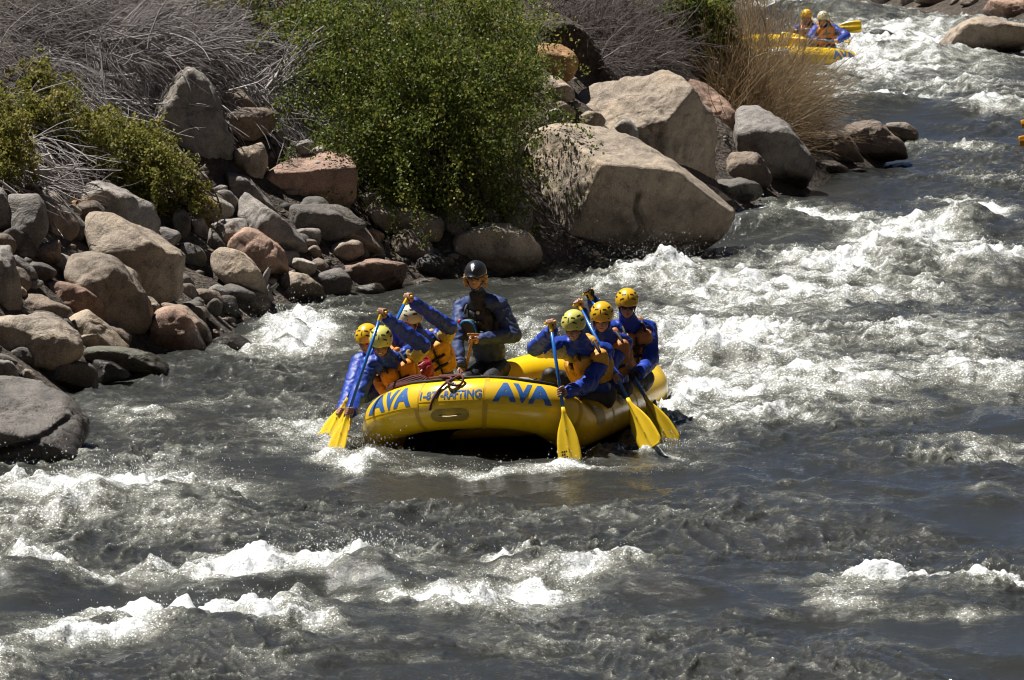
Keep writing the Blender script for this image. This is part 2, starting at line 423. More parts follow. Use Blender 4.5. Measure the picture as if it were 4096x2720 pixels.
# ================================================================== BOULDERS
def make_rock_mat():
    m, nt, b, out = new_mat("granite")
    geo = N(nt, "ShaderNodeNewGeometry"); oi = N(nt, "ShaderNodeObjectInfo")
    P = geo.outputs["Position"]
    big = N(nt, "ShaderNodeTexNoise", Scale=1.3, Detail=6.0, Roughness=0.6)
    mid = N(nt, "ShaderNodeTexNoise", Scale=6.0, Detail=8.0, Roughness=0.7)
    fine = N(nt, "ShaderNodeTexNoise", Scale=75.0, Detail=3.0, Roughness=0.7)
    crk = N(nt, "ShaderNodeTexNoise", Scale=2.4, Detail=7.0, Roughness=0.62, Distortion=0.8)
    for n in (big, mid, fine, crk): nt.links.new(P, n.inputs["Vector"])
    def mul(a, bb, blend='MULTIPLY', f=1.0):
        x = N(nt, "ShaderNodeMix", data_type='RGBA', blend_type=blend); x.inputs[0].default_value = f
        nt.links.new(a, x.inputs[6]); nt.links.new(bb, x.inputs[7]); return x.outputs[2]
    c = mul(oi.outputs["Color"], ramp(nt, big.outputs["Fac"], [(0.3, (0.52, 0.50, 0.50)), (0.5, (0.98, 0.95, 0.92)), (0.72, (1.25, 1.15, 1.02))]).outputs[0])
    c = mul(c, ramp(nt, mid.outputs["Fac"], [(0.3, (0.5, 0.5, 0.5)), (0.5, (1, 1, 1)), (0.72, (1.22, 1.2, 1.15))]).outputs[0])
    c = mul(c, ramp(nt, fine.outputs["Fac"], [(0.32, (0.55, 0.54, 0.53)), (0.5, (1, 1, 1)), (0.68, (1.3, 1.28, 1.25))]).outputs[0])
    # the wet skirt along the water: darker and shinier
    sep = N(nt, "ShaderNodeSeparateXYZ"); nt.links.new(P, sep.inputs[0])
    nz = N(nt, "ShaderNodeMath", operation='MULTIPLY_ADD'); nz.inputs[1].default_value = -0.45
    nt.links.new(mid.outputs["Fac"], nz.inputs[0]); nt.links.new(sep.outputs["Z"], nz.inputs[2])
    wet = N(nt, "ShaderNodeMapRange"); wet.inputs["From Min"].default_value = -0.04; wet.inputs["From Max"].default_value = 0.12
    wet.inputs["To Min"].default_value = 1.0; wet.inputs["To Max"].default_value = 0.0
    nt.links.new(nz.outputs[0], wet.inputs["Value"])
    dk = N(nt, "ShaderNodeMix", data_type='RGBA', blend_type='MULTIPLY'); dk.inputs[7].default_value = (0.36, 0.34, 0.32, 1)
    nt.links.new(wet.outputs[0], dk.inputs[0]); nt.links.new(c, dk.inputs[6])
    nt.links.new(dk.outputs[2], b.inputs["Base Color"])
    rr = N(nt, "ShaderNodeMapRange"); rr.inputs["To Min"].default_value = 0.82; rr.inputs["To Max"].default_value = 0.22
    nt.links.new(wet.outputs[0], rr.inputs["Value"]); nt.links.new(rr.outputs[0], b.inputs["Roughness"])
    b.inputs["Specular IOR Level"].default_value = 0.35
    b1 = N(nt, "ShaderNodeBump", Strength=0.9, Distance=0.10); nt.links.new(crk.outputs["Fac"], b1.inputs["Height"])
    b2 = N(nt, "ShaderNodeBump", Strength=0.8, Distance=0.03); nt.links.new(mid.outputs["Fac"], b2.inputs["Height"]); nt.links.new(b1.outputs[0], b2.inputs["Normal"])
    b3 = N(nt, "ShaderNodeBump", Strength=0.5, Distance=0.008); nt.links.new(fine.outputs["Fac"], b3.inputs["Height"]); nt.links.new(b2.outputs[0], b3.inputs["Normal"])
    nt.links.new(b3.outputs[0], b.inputs["Normal"])
    return m
ROCK = make_rock_mat()
_ico = {}
def ico(sub):
    if sub not in _ico:
        bm = bmesh.new(); bmesh.ops.create_icosphere(bm, subdivisions=sub, radius=1.0)
        bm.verts.ensure_lookup_table()
        v = np.array([x.co[:] for x in bm.verts]); v /= np.linalg.norm(v, axis=1)[:, None]
        f = np.array([[x.index for x in p.verts] for p in bm.faces]); bm.free()
        _ico[sub] = (v, f)
    return _ico[sub]
def hull2(pts):
    pts = sorted(set(map(tuple, pts)))
    def half(p):
        o = []
        for q in p:
            while len(o) > 1 and (o[-1][0] - o[-2][0]) * (q[1] - o[-2][1]) - (o[-1][1] - o[-2][1]) * (q[0] - o[-2][0]) <= 0: o.pop()
            o.append(q)
        return o
    a, b = half(pts), half(pts[::-1])
    return np.array(a[:-1] + b[:-1], dtype=float)
def unit_(q): q = np.array(q, float); return tuple(q / np.linalg.norm(q))
PAL = dict(tan=(.36, .305, .245), grey=(.27, .255, .24), brown=(.25, .205, .17), dark=(.15, .14, .13), pink=(.37, .255, .20), orange=(.43, .26, .13),
           pale=(.47, .44, .385), olive=(.19, .19, .15), sand=(.44, .385, .315), black=(.085, .085, .085), slate=(.165, .155, .145))
_rk = [0]
ROCKS = []; MAIN = []
def rock(label, poly, color, p=9, depth=0.9, dd=0.0, facets=7, extra=(), amp=1.0, name="boulder", group=None, cat=None, sink=0.12, crack=None):
    """one boulder from its outline (pixels); depth is its thickness relative to its outline"""
    _rk[0] += 1; p = p * 1.45
    rng = np.random.default_rng(100 + _rk[0])
    H = hull2([(x, -y) for x, y in poly])
    lo, hi = H.min(0), H.max(0); c0 = (lo + hi) / 2
    w, h = hi - lo
    d0 = hit(c0[0], -lo[1] - sink * h)
    Dm = depth * 0.5 * math.sqrt(w * h)
    dc = d0 + 0.42 * Dm * d0 / FPX + dd
    s = FPX / dc
    C = D(c0[0], -c0[1], dc)
    L = (H - c0) / s; hy = Dm / s
    pn, pd = [], []
    for a, b in zip(L, np.roll(L, -1, axis=0)):
        e = b - a; ln = np.hypot(*e)
        if ln < 1e-6: continue
        n = np.array([e[1], -e[0]]) / ln; dist = n @ a
        if dist <= 0.02: dist = 0.02
        pn.append((n[0], 0, n[1])); pd.append(dist)
        for sgn, fc in ((-1, 0.93), (1, 0.9)):
            t = math.radians(rng.uniform(38, 52))
            pn.append((n[0] * math.cos(t), sgn * math.sin(t), n[1] * math.cos(t))); pd.append(fc * (dist * math.cos(t) + hy * math.sin(t)) * rng.uniform(0.9, 1.05))
    fr = unit_([rng.normal(0, .12), -1, -0.20 + rng.normal(0, .08)]); pn += [fr, (0, 1, 0)]; pd += [hy * 0.66, hy]
    pn, pd = np.array(pn), np.array(pd)
    def rad(dirs, n, dst):
        k = np.maximum(dirs @ n.T, 0) / dst
        return np.maximum((k ** p).sum(1), 1e-12) ** (-1.0 / p)
    def add(nrm, frac):
        nonlocal pn, pd
        nrm = np.array(nrm, float); nrm /= np.linalg.norm(nrm)
        if isinstance(frac, tuple): dst = max(0.05, float(nrm @ (np.array(frac) * np.array([L[:, 0].max(), hy, L[:, 1].max()]))))     # plane through a point
        else: dst = rad(nrm[None], pn, pd)[0] * frac
        pn = np.vstack([pn, nrm]); pd = np.append(pd, dst)
    for nrm, frac in extra: add(nrm, frac)
    for _ in range(facets):
        nrm = np.array([rng.normal(), -abs(rng.normal()) * 0.9, rng.normal() * 0.8 + 0.05])
        add(nrm, rng.uniform(0.78, 0.96))
    size = math.sqrt(w * h)
    V, F = ico(6 if size > 400 else 5 if size > 165 else 4 if size > 40 else 3)
    r = rad(V, pn, pd)
    v = V * r[:, None]
    mean = float(np.mean(r)); off = rng.random(3) * 60
    nlow = fbm3(v / mean * 0.9 + off, 3) * 0.075 * mean
    nmid = fbm3(v * 4.5 + off, 4, 0.55) * 0.034 * min(1.0, mean * 2.2)
    nmid = nmid - np.clip(np.abs(noise3(v / mean * 1.1 + off + 31)) * -9 + 0.5, 0, 1) * 0.035 * min(1.0, mean * 2)
    ridg = -np.abs(noise3(v / mean * 1.7 + off + 9)) * 0.05 * mean
    v = v + V * ((nlow + nmid + ridg) * amp)[:, None]
    if crack:                                   # a groove worn into the near face
        q = np.array([((x - c0[0]) / s, (-y - c0[1]) / s) for x, y in crack]); best = np.full(len(v), 9.0)
        for a, b in zip(q[:-1], q[1:]):
            ab = b - a; t = np.clip(((v[:, [0, 2]] - a) @ ab) / (ab @ ab), 0, 1)
            best = np.minimum(best, np.linalg.norm(v[:, [0, 2]] - a - t[:, None] * ab, axis=1))
        v = v - V * (0.13 * np.exp(-(best / 0.022) ** 2) * (v[:, 1] < 0.2))[:, None]
    # keep the outline's own width and height
    for ax, k in ((0, 0), (2, 1)):
        a, b = v[:, ax].min(), v[:, ax].max(); ta, tb = L[:, k].min(), L[:, k].max()
        v[:, ax] = (v[:, ax] - a) / (b - a) * (tb - ta) + ta
    base = C + np.array([0, 0, L[:, 1].min()])
    me = fast_mesh(name, v - np.array([0, 0, L[:, 1].min()]), F)
    me.polygons.foreach_set("use_smooth", np.ones(len(F), dtype=bool)); me.materials.append(ROCK)
    o = bpy.data.objects.new(name, me); o.location = base; COL.objects.link(o)
    col = np.array(PAL[color]) * rng.uniform(0.88, 1.12); o.color = (*col, 1)
    setp(o, label, cat or name, group)
    MAIN.append((label, c0[0], -c0[1]))
    ROCKS.append((C, L[:, 0].max() - L[:, 0].min(), L[:, 1].max() - L[:, 1].min(), hy))
    return o
TILE = dict(A=(0, 650, .3189), B=(0, 1100, .3189), C=(700, 500, .3189), D=(700, 850, .3189), E=(1350, 700, .3812), F=(2000, 0, .7334), G=(3000, 0, .5102), P=(0, 0, 1.0))
def R(tile, label, pts, color, **k):
    ox, oy, s = TILE[tile]
    pts = [(ox + s * pts[i], oy + s * pts[i + 1]) for i in range(0, len(pts), 2)]
    return rock(label, pts, color, group="boulders along the river banks", **k)

# --- right-hand group of large boulders on the near bank
R('F', "huge granite boulder with dappled left face and dark front face at the water", [130,790,210,720,320,690,520,690,640,720,800,780,900,870,950,960,1090,1040,1200,1090,1290,1160,1230,1300,1170,1350,1000,1440,700,1480,330,1460,200,1250,120,1050,100,900], 'tan', p=26, depth=.85, facets=0, amp=.75, crack=[(2560, 760), (2545, 830), (2575, 900), (2540, 960)],
  extra=[((.30, -.92, -.26), (.2, -.88, .45)), ((-.78, -.58, .22), (-.25, -.85, .3)), ((.16, -.24, .94), (.2, -.86, .47))])
R('F', "large pale tan boulder with smooth sloping face behind the huge dark-fronted one", [390,570,440,500,540,420,620,410,740,430,830,395,900,388,960,410,1000,470,1100,590,1180,700,1200,800,1180,950,1100,1060,950,1000,850,900,750,800,420,680], 'tan', p=24, depth=.8, facets=0, amp=1.0,
  extra=[((-.34, -.58, .74), (.28, -.75, .36)), ((.80, -.56, -.2), (.28, -.75, .36)), ((.1, -.8, -.6), (.0, -.8, -.2))], dd=1.0)
R('F', "orange-pink boulder wedged behind the pale tan boulder", [990,440,1080,435,1180,490,1250,560,1320,680,1330,740,1290,830,1200,900,1100,800,1000,600], 'pink', p=12, dd=1.2)
R('F', "rounded grey boulder with a dark right side at the river's edge below the tan willow", [1280,590,1400,580,1460,610,1600,710,1690,820,1730,880,1725,1010,1690,1045,1500,1050,1400,1000,1270,850,1300,700], 'grey', p=12, extra=[((-.2,-.5,.8),.78), ((.7,-.7,-.1),.8)], facets=1)
R('F', "dark low boulder leaning under the grey boulder", [1200,880,1280,830,1400,850,1470,920,1490,980,1420,1050,1200,1000], 'brown')
R('F', "dark wet boulder at the water under the leaning one", [1150,990,1250,970,1370,990,1440,1050,1400,1110,1270,1110,1150,1080], 'dark')
R('F', "small dark grey rock behind the orange-pink boulder's top", [1000,420,1100,390,1170,460,1180,500,1080,470], 'grey', dd=1.5)
R('F', "grey slab leaning behind the orange-pink boulder under the green shrub", [1110,370,1180,330,1270,400,1275,450,1330,530,1290,620,1150,500], 'grey', dd=1.2, p=14)
R('F', "bright orange rounded boulder below the brown soil mound", [180,340,210,250,280,235,370,260,430,330,430,390,370,450,270,430,200,400], 'orange')
R('F', "tan rounded rock just under the bright orange boulder", [230,430,280,415,350,450,410,500,400,540,370,565,250,500], 'tan')
R('F', "tan sloping rock left of the pale tan boulder", [230,500,270,490,330,540,420,620,400,680,330,640,240,600], 'tan', dd=.2)
R('F', "bluish grey rock beside the leafy bush edge", [240,600,300,590,370,640,370,680,290,700,240,660], 'grey')
R('F', "round tan cobble on top of the huge dark-fronted boulder", [430,640,480,605,540,615,578,660,570,690,480,700], 'tan', dd=-.3)
R('F', "pointed grey rock on the huge boulder's back edge", [620,690,660,650,700,650,760,730,760,790,690,770], 'grey', p=14, dd=-.2)
R('F', "flat tan wedge poking out at the huge boulder's right end", [1090,1035,1140,1005,1200,1040,1270,1100,1180,1110], 'tan', p=14)
R('F', "grey rock half hidden at the lower right of the big green bush", [20,720,90,730,140,780,110,860,20,850], 'grey')
R('G', "brown slab streaked with twig shadows under the tan willow", [470,1080,620,1030,760,1020,880,1090,900,1280,800,1280,560,1250], 'brown', p=12)
R('G', "large brown boulder at the tip of the bank by the water", [740,1000,930,940,1030,960,1120,1060,1210,1140,1245,1260,1100,1285,880,1300,800,1200,790,1080], 'brown', p=12, dd=-.3)
R('G', "small tan boulder farthest out at the tip of the bank", [1060,970,1190,955,1240,1010,1330,1110,1200,1130,1110,1080], 'tan')
R('G', "low tan rock lying in the water below the grey boulder", [530,1260,640,1260,740,1310,780,1385,700,1400,530,1385], 'tan')
R('G', "dark awash rock right of the low tan rock", [760,1330,860,1318,950,1350,880,1375,780,1375], 'dark')
R('G', "dark rock standing in the far rapids beside the distant raft", [940,260,1010,230,1090,240,1160,290,1140,330,950,310], 'dark')
R('G', "small dark rock in the far rapids nearest the right boulder", [1240,370,1290,330,1340,340,1320,410,1270,425], 'dark')
R('G', "small brown rock awash in the far rapids", [900,320,960,325,1020,350,1000,380,910,365], 'brown')
R('G', "large smooth tan boulder on the far right bank", [1430,420,1580,310,1700,230,1830,155,1960,128,2120,180,2290,250,2330,440,1940,470,1480,490], 'tan', p=10, depth=.7, facets=2, extra=[((.35,-.8,-.45),.75)])
R('G', "pinkish boulder behind the smooth tan one on the far right", [1830,100,1870,20,1950,-10,2100,-10,2300,20,2330,220,2000,200,1840,160], 'pink', dd=2)
for lab, pts in [("leftmost low brown rock in the far bank's row", [940,-40,1180,-40,1175,22,1000,32]), ("second low rock from the left in the far bank's row", [1190,-40,1310,-40,1290,36,1180,36]),
                 ("widest low brown rock in the far bank's row", [1290,-10,1400,-40,1570,-30,1560,44,1300,46]), ("small stone between the wide rock and the right rock of the far row", [1570,0,1640,-10,1645,42,1565,42]),
                 ("rightmost low dark rock in the far bank's row", [1650,-20,1850,-40,1840,44,1660,48])]:
    R('G', lab, pts, 'brown')

# --- middle bank, under the big green bush
R('E', "broad dappled tan boulder at the waterline behind the guide's helmet", [1180,680,1280,590,1500,520,1650,500,1850,540,2030,640,2150,750,2165,990,2120,1075,1700,1085,1300,1040,1200,850], 'sand', p=8, facets=3)
R('E', "angular tan boulder sloping right below the big green bush", [290,390,440,230,540,215,700,300,990,480,1170,690,1080,800,800,700,400,520], 'tan', p=14)
R('E', "round brown boulder in front of the angular tan one", [550,670,640,560,760,530,880,570,960,690,1010,760,1000,860,850,930,680,945,600,890,550,780], 'brown', p=8)
R('E', "grey rounded rock in the bush's shade behind the dappled boulder", [1020,470,1220,405,1340,440,1400,540,1300,660,1160,660,1060,580], 'grey')
R('E', "black wet glistening boulder left of the dappled boulder at the waterline", [780,990,830,880,940,820,1050,860,1150,950,1220,1090,1000,1120,800,1080], 'black', p=10)
R('E', "flat tan stone behind the black wet boulder", [1060,890,1180,860,1230,890,1190,970,1080,960], 'tan')
R('E', "brown rock awash right at the rafters' background shoreline", [750,1130,860,1090,1020,1080,1130,1110,1110,1180,800,1190], 'brown')
R('E', "olive wet slab awash below the long pink boulder", [180,1180,330,1150,460,1135,510,1240,480,1280,200,1260], 'olive')
R('E', "grey dappled rock between the pink-topped slab and the angular tan boulder", [170,290,240,200,400,175,490,190,430,260,300,370,180,350], 'grey')
R('E', "small reddish rock left of the round brown boulder", [310,570,400,570,490,620,495,730,380,720], 'pink')
R('E', "big dark shaded boulder left of the small reddish rock", [-60,330,100,340,220,480,330,650,470,850,300,870,0,760], 'brown')
R('E', "dark rock shadowed at the left foot of the huge boulder", [1700,390,1850,250,1950,240,2010,400,2060,620,1700,620], 'grey', p=12)
COBBLES = ["tiny tan cobble above the small reddish rock", "pale flat cobble left of the round brown boulder's top", "grey upright cobble touching the round brown boulder's left side", "flat tan cobble at the lower left foot of the round brown boulder",
           "brown cobble left of the black wet boulder", "tan cobble just left of the brown one by the black wet boulder", "tiny tan cobble against the black wet boulder", "grey cobble in the shade below the small reddish rock"]
for k, pts in enumerate([[370,530,400,512,440,540,430,565,385,562], [470,560,520,535,585,565,560,590,500,592], [510,620,560,580,595,600,585,660,540,680], [510,895,600,868,622,915,560,935], [675,955,715,932,750,955,730,990,690,990], [600,930,660,938,655,972,610,968], [728,940,775,932,782,958,745,965], [490,690,540,650,550,720,510,760]]):
    R('E', COBBLES[k], pts, ['tan', 'pale', 'grey', 'tan', 'brown', 'tan', 'tan', 'grey'][k], name="cobble", facets=2)

# --- left-middle bank
R('P', "huge dark shaded boulder under the dead grey twigs", [606,315,788,267,867,340,909,485,933,606,930,685,903,765,757,740,697,707,654,565,618,388], 'grey', p=12, dd=.5)
R('P', "dark rounded boulder resting against the right of the huge shaded one", [895,460,1030,430,1115,460,1110,515,1030,568,915,568,885,515], 'brown', dd=-.2)
R('P', "wedge of rock above the dark rounded boulder, under twigs", [873,388,957,357,1012,412,1040,446,905,475], 'brown')
R('C', "shaded upright block below the dark rounded boulder", [730,330,1070,225,1165,370,1080,740,900,720,730,620], 'tan', p=14)
R('C', "dark sloping boulder with dappled top below the upright block", [650,620,720,590,830,620,1000,680,1070,820,1200,960,1290,1130,1100,1090,850,950,640,780], 'grey', p=12)
R('C', "long dark boulder slanting down to the right", [750,870,870,890,1120,1040,1400,1220,1580,1400,1660,1640,1500,1700,1340,1600,1050,1320,830,1120], 'grey', p=10)
R('C', "white rounded stone lit at the tip of the small green bush", [340,980,420,930,620,910,730,960,745,1060,680,1190,560,1220,380,1160], 'pale', p=8)
R('C', "dark grey rock right behind the white rounded stone", [470,890,560,815,680,830,770,930,830,1020,820,1110,740,1130,500,960], 'grey')
R('C', "small dark rock above the white stone beside the bush", [420,850,530,750,600,760,660,830,640,900,500,910], 'grey')
R('C', "grey cobble in shade left of the sloping boulder", [270,620,340,585,440,700,420,760,300,700], 'grey')
R('C', "shaded dark rock under the small green bush's right end", [0,1100,120,1060,190,1130,200,1330,100,1480,0,1470,-80,1300], 'dark')
R('C', "shaded grey rock below the white rounded stone", [200,1180,350,1150,430,1270,440,1390,330,1480,200,1400], 'grey')
R('C', "pink-topped broad slab carrying gravel and cobbles", [1070,720,1260,560,1500,440,1900,350,2180,440,2270,530,2305,720,2270,850,2230,1000,1900,1030,1400,1010,1080,780], 'pink', p=22, depth=.7, facets=0, amp=.7, extra=[((-.05, -.35, .93), .55), ((.1, -.95, -.3), .8)])
R('C', "round grey cobble on the pink slab beneath the twigs", [1520,270,1600,180,1720,200,1745,280,1650,385,1570,385], 'grey', name="cobble", dd=-.5)
R('C', "round speckled lit cobble on the pink slab", [1680,350,1740,290,1830,255,1885,310,1880,400,1780,445,1680,415], 'pale', name="cobble", dd=-.6)
R('C', "small white cobble lowest on the pink slab", [1740,480,1800,445,1860,500,1830,555,1755,545], 'pale', name="cobble", dd=-.7)
R('C', "dark round rock left of the pink slab's cobbles", [1190,130,1250,60,1350,100,1425,250,1350,310,1210,270], 'grey')
R('C', "tiny brown stone in the shade left of the pink slab", [1170,370,1220,325,1260,400,1215,440], 'brown', name="cobble")
R('C', "flat dark stone in the shade under the pink slab", [1500,1200,1640,1170,1770,1185,1760,1280,1560,1300], 'dark')
R('C', "dark grey boulder left of the lit orange-brown rock", [1510,1310,1640,1290,1800,1310,1840,1450,1800,1540,1650,1530], 'grey')
R('C', "lit orange-brown upright rock below the pink slab", [1810,1330,1850,1260,1980,1215,2030,1260,2050,1390,1990,1470,1880,1490], 'orange', p=12)
R('C', "big black shaded boulder beneath the pink slab", [1400,1000,2100,1020,2250,1120,2400,1350,2350,1520,2050,1500,1700,1380,1400,1200], 'dark')
R('P', "brown oval boulder lit on top above the long pink boulder", [1287,1009,1322,978,1386,960,1433,962,1457,985,1452,1025,1400,1055,1310,1045], 'tan', p=8)
R('D', "small dark stone left of the brown oval boulder", [1660,460,1740,410,1800,430,1840,520,1800,600,1690,600], 'brown')
R('D', "pinkish boulder lit on its right slope behind the driftwood", [870,190,960,220,1190,370,1280,520,1380,620,1425,720,1330,810,1150,780,950,600,640,440,640,330], 'pink', p=12)
R('D', "dark shaded boulder below the white rounded stone's shadow", [450,200,700,105,820,130,900,250,900,400,640,440,480,330], 'grey', p=12)
R('D', "tall tan boulder leaning right at the waterline, left of the driftwood", [440,560,560,460,700,445,860,520,960,610,1000,720,1120,900,1160,1120,1000,1180,800,1150,700,1020,560,820,430,640], 'tan', p=10)
R('D', "small glinting dark rock above the tall leaning tan boulder", [430,200,540,280,640,430,600,470,440,530,380,480], 'dark')
R('D', "round black boulder in shade left of the tall leaning one", [0,420,150,370,290,410,380,520,400,640,300,740,60,720], 'dark')
R('D', "tan cracked boulder at the waterline right of the driftwood", [1230,870,1340,770,1450,740,1600,790,1800,900,1880,1010,1885,1170,1500,1160,1200,1160,1190,1000], 'tan', p=9)
R('D', "grey-topped round boulder at the waterline next to the cracked one", [1710,830,1800,750,1960,700,2070,710,2180,830,2230,950,2190,1110,1900,1110,1820,1000], 'grey', p=8)
R('D', "striped grey flat rock above the cracked boulder", [1385,600,1450,565,1560,580,1700,650,1780,730,1640,800,1440,760], 'pale', p=12)
R('D', "small reddish brown rock at the left end of the long pink boulder", [1700,640,1780,570,1870,600,1940,700,1860,760,1740,760], 'brown')
R('P', "long pink boulder lying low along the waterline", [1297,1042,1325,1037,1400,1042,1500,1062,1590,1092,1632,1112,1628,1160,1540,1170,1400,1150,1330,1100], 'pink', p=9, depth=.7)
R('D', "knobbly pale stone standing behind the driftwood", [945,570,970,500,1050,490,1095,540,1095,660,1000,680], 'pale')
R('D', "small brown stone just right of the driftwood's tip", [1170,660,1250,630,1320,700,1290,800,1200,800], 'pink')
R('D', "black egg-shaped boulder at the shaded waterline", [390,1170,470,1080,540,1075,595,1150,585,1270,490,1320,400,1260], 'dark', p=6, facets=0)
R('D', "wet brown boulder right of the black egg-shaped one", [610,1200,680,1130,760,1160,850,1280,830,1345,680,1320], 'dark')
R('D', "flat low rock at the edge of the splashing water", [520,1335,620,1310,760,1345,750,1385,540,1385], 'brown')
R('D', "dark cobble in the shade between the big left boulders and the water", [200,1080,300,1060,370,1110,355,1200,220,1190], 'dark')
R('D', "tan stone behind the pink granite boulder", [90,1190,220,1170,310,1230,335,1340,200,1340], 'tan')
R('D', "small grey cobble below the black egg-shaped boulder", [340,1250,380,1230,430,1260,435,1315,345,1305], 'grey', name="cobble")
R('D', "dark slanted rock right of the pink granite boulder", [350,1300,450,1330,550,1430,565,1520,450,1500,360,1400], 'dark')
R('D', "small reddish cobble at the foot of the pink granite boulder", [440,1480,500,1460,560,1520,575,1590,450,1590], 'pink', name="cobble")
R('P', "flat dark wet rock awash left of the fountain of white water", [827,1390,873,1354,957,1339,1005,1380,990,1412,860,1415], 'dark')
R('D', "wet brown rock inside the fountain of white water", [1400,1440,1440,1340,1540,1320,1640,1400,1670,1510,1620,1600,1420,1600], 'olive', dd=-.25)

# --- far left
R('A', "grey boulder cut off by the picture's left edge, upper", [-250,300,0,320,60,360,140,560,245,700,200,780,90,870,-250,900], 'grey', p=12)
R('A', "flat-faced grey slab standing upright on the far left", [95,405,460,395,560,560,595,880,480,1090,310,1230,200,1150,130,600], 'grey', p=26, facets=0, amp=.6, extra=[((-.35, -.85, .40), .7), ((.7, -.7, 0), .8)])
R('A', "brown boulder directly behind the upright grey slab", [300,280,440,290,560,400,800,600,960,760,985,900,900,1020,780,1080,600,1040,480,600], 'brown', p=10, dd=.2)
R('A', "dark rock squeezed between the brown boulder and the large lit tan one", [690,520,860,560,980,640,1100,800,1105,920,1030,1080,900,1100,800,800], 'dark', dd=.2)
R('A', "large smooth lit tan boulder sloping down to the right", [1030,640,1180,635,1400,700,1780,960,2150,1180,2250,1400,2330,1790,1900,1830,1500,1560,1150,1200,1100,850], 'tan', p=12, depth=.8, facets=2, extra=[((-.35,-.62,.7),.72), ((.5,-.85,-.2),.82)])
R('P', "smooth brown boulder with a pale hollow below the large lit tan one", [258,1045,319,1010,405,1017,478,1045,526,1090,567,1150,600,1230,612,1300,560,1360,470,1360,400,1300,330,1200,270,1120], 'tan', p=9, facets=2, extra=[((-.25,-.65,.72),.76)])
R('A', "dark boulder with a pink lit patch beneath the small green bush", [930,300,1030,240,1360,240,1560,330,1720,460,1960,580,2010,680,2010,900,1700,920,1400,780,1180,660,950,440], 'grey', p=10)
R('A', "orange rusty rock below the dark pink-patched boulder", [890,500,1000,460,1120,500,1190,620,1130,690,960,660], 'orange')
R('A', "small tan rock just left of the orange rusty one", [850,550,930,525,1010,570,1030,660,940,680,870,620], 'tan')
R('A', "elongated tan rock above the brown boulder", [500,310,560,330,730,410,770,460,770,540,660,520,540,420], 'tan')
R('A', "small brown rock behind the elongated tan one", [500,300,570,260,650,290,655,370,560,370], 'tan')
R('A', "white egg-shaped cobble beside the dark pink-patched boulder", [855,280,910,258,940,290,915,350,870,345], 'pale', name="cobble")
R('A', "grey egg-shaped cobble lying on the litter under the bush", [680,70,730,45,780,70,765,122,700,115], 'pale', name="cobble")
R('A', "tan rock at the left above the upright grey slab", [20,190,130,155,240,220,300,310,200,380,80,360], 'tan')
R('A', "brown rock cut by the left edge beside the tan one", [-120,160,20,180,80,250,60,350,-120,350], 'brown')
R('A', "flat orange-brown stone on top of the upright grey slab", [205,372,300,330,400,375,390,408,220,408], 'orange', name="cobble", dd=-.2)
R('A', "dark little stone on top of the upright grey slab", [80,365,120,335,195,370,190,402,100,400], 'dark', name="cobble", dd=-.2)
R('A', "grey flat slab under bleached sticks at the upper left", [200,-20,440,-10,560,80,640,160,610,250,500,260,330,170], 'grey')
R('A', "angular shaded rock below the upright grey slab", [540,1020,740,975,765,1100,755,1260,600,1310,420,1260,400,1180], 'brown', p=16)
R('A', "shaded round rock at the left edge below the cut-off grey boulder", [-80,880,100,880,200,980,205,1100,130,1190,-80,1170], 'brown')
R('A', "shaded grey rock behind the tall left-edge slab", [100,1160,230,1190,400,1330,470,1480,420,1590,200,1590,150,1300], 'grey')
R('A', "dark rock left of the boulder with the pale hollow", [350,1250,550,1270,700,1370,715,1480,600,1510,480,1480], 'dark')
R('P', "tall dark slab at the picture's left edge", [-80,985,0,998,25,1020,48,1058,64,1128,83,1228,90,1270,0,1280,-80,1280], 'grey', p=12)
R('B', "flat dappled cobble beside the tall left-edge slab", [300,70,420,55,540,80,550,130,450,190,340,195,290,130], 'grey')
R('B', "small orange-tan rock right of the tall left-edge slab", [205,130,260,130,340,210,335,270,250,290], 'tan')
R('B', "pinkish boulder dappled with leaf shadows", [590,150,700,70,950,90,1150,180,1300,300,1345,400,1310,600,1150,560,900,470,740,360,590,280], 'pink', p=9)
R('B', "brown boulder above the big tan boulder on the left", [245,290,400,245,540,260,700,340,900,440,830,540,730,610,600,560,380,520,255,470], 'brown', p=9)
R('B', "smooth tan boulder arching over a dark hollow", [735,590,830,480,960,450,1140,465,1230,540,1400,710,1640,960,1500,1020,1200,960,900,760], 'tan', p=10)
R('B', "tan wedge-shaped rock under the arching boulder", [940,780,1180,720,1330,730,1345,940,1020,960,960,870], 'tan', p=20)
R('B', "big tan boulder with stained front at the left edge", [-200,560,0,520,300,480,420,490,600,520,720,590,850,680,960,790,1010,900,1045,1080,900,1200,400,1240,-200,1200], 'sand', p=9, facets=2, extra=[((.1,-.6,.75),.80)])
R('B', "grey-green wet boulder sloping into the water on the left", [1030,930,1180,905,1400,930,1700,1000,1950,1130,2110,1275,1700,1330,1200,1200,1040,1080], 'olive', p=10)
R('B', "dark wet boulder in front of the grey-green one", [1150,1100,1350,1070,1450,1130,1640,1300,1400,1365,1200,1360], 'black', p=10)
R('B', "blocky black wet boulder at the left waterline", [440,1210,580,1110,740,1110,930,1075,1120,1090,1210,1180,1228,1460,1000,1500,600,1430,440,1310], 'dark', p=14)
R('B', "small round ochre stone left of the blocky wet boulder", [260,1230,320,1175,400,1200,442,1270,400,1360,280,1330], 'tan', name="cobble")
R('B', "rounded grey boulder at the left edge above the wet slab", [-120,1070,0,1065,120,1075,190,1140,232,1260,215,1345,0,1330,-120,1320], 'grey')
R('P', "pink granite boulder at the water between the left boulders and the rapids", [560,1340,600,1275,640,1240,690,1226,740,1242,780,1310,828,1415,800,1440,600,1445,568,1425], 'pink', p=9)
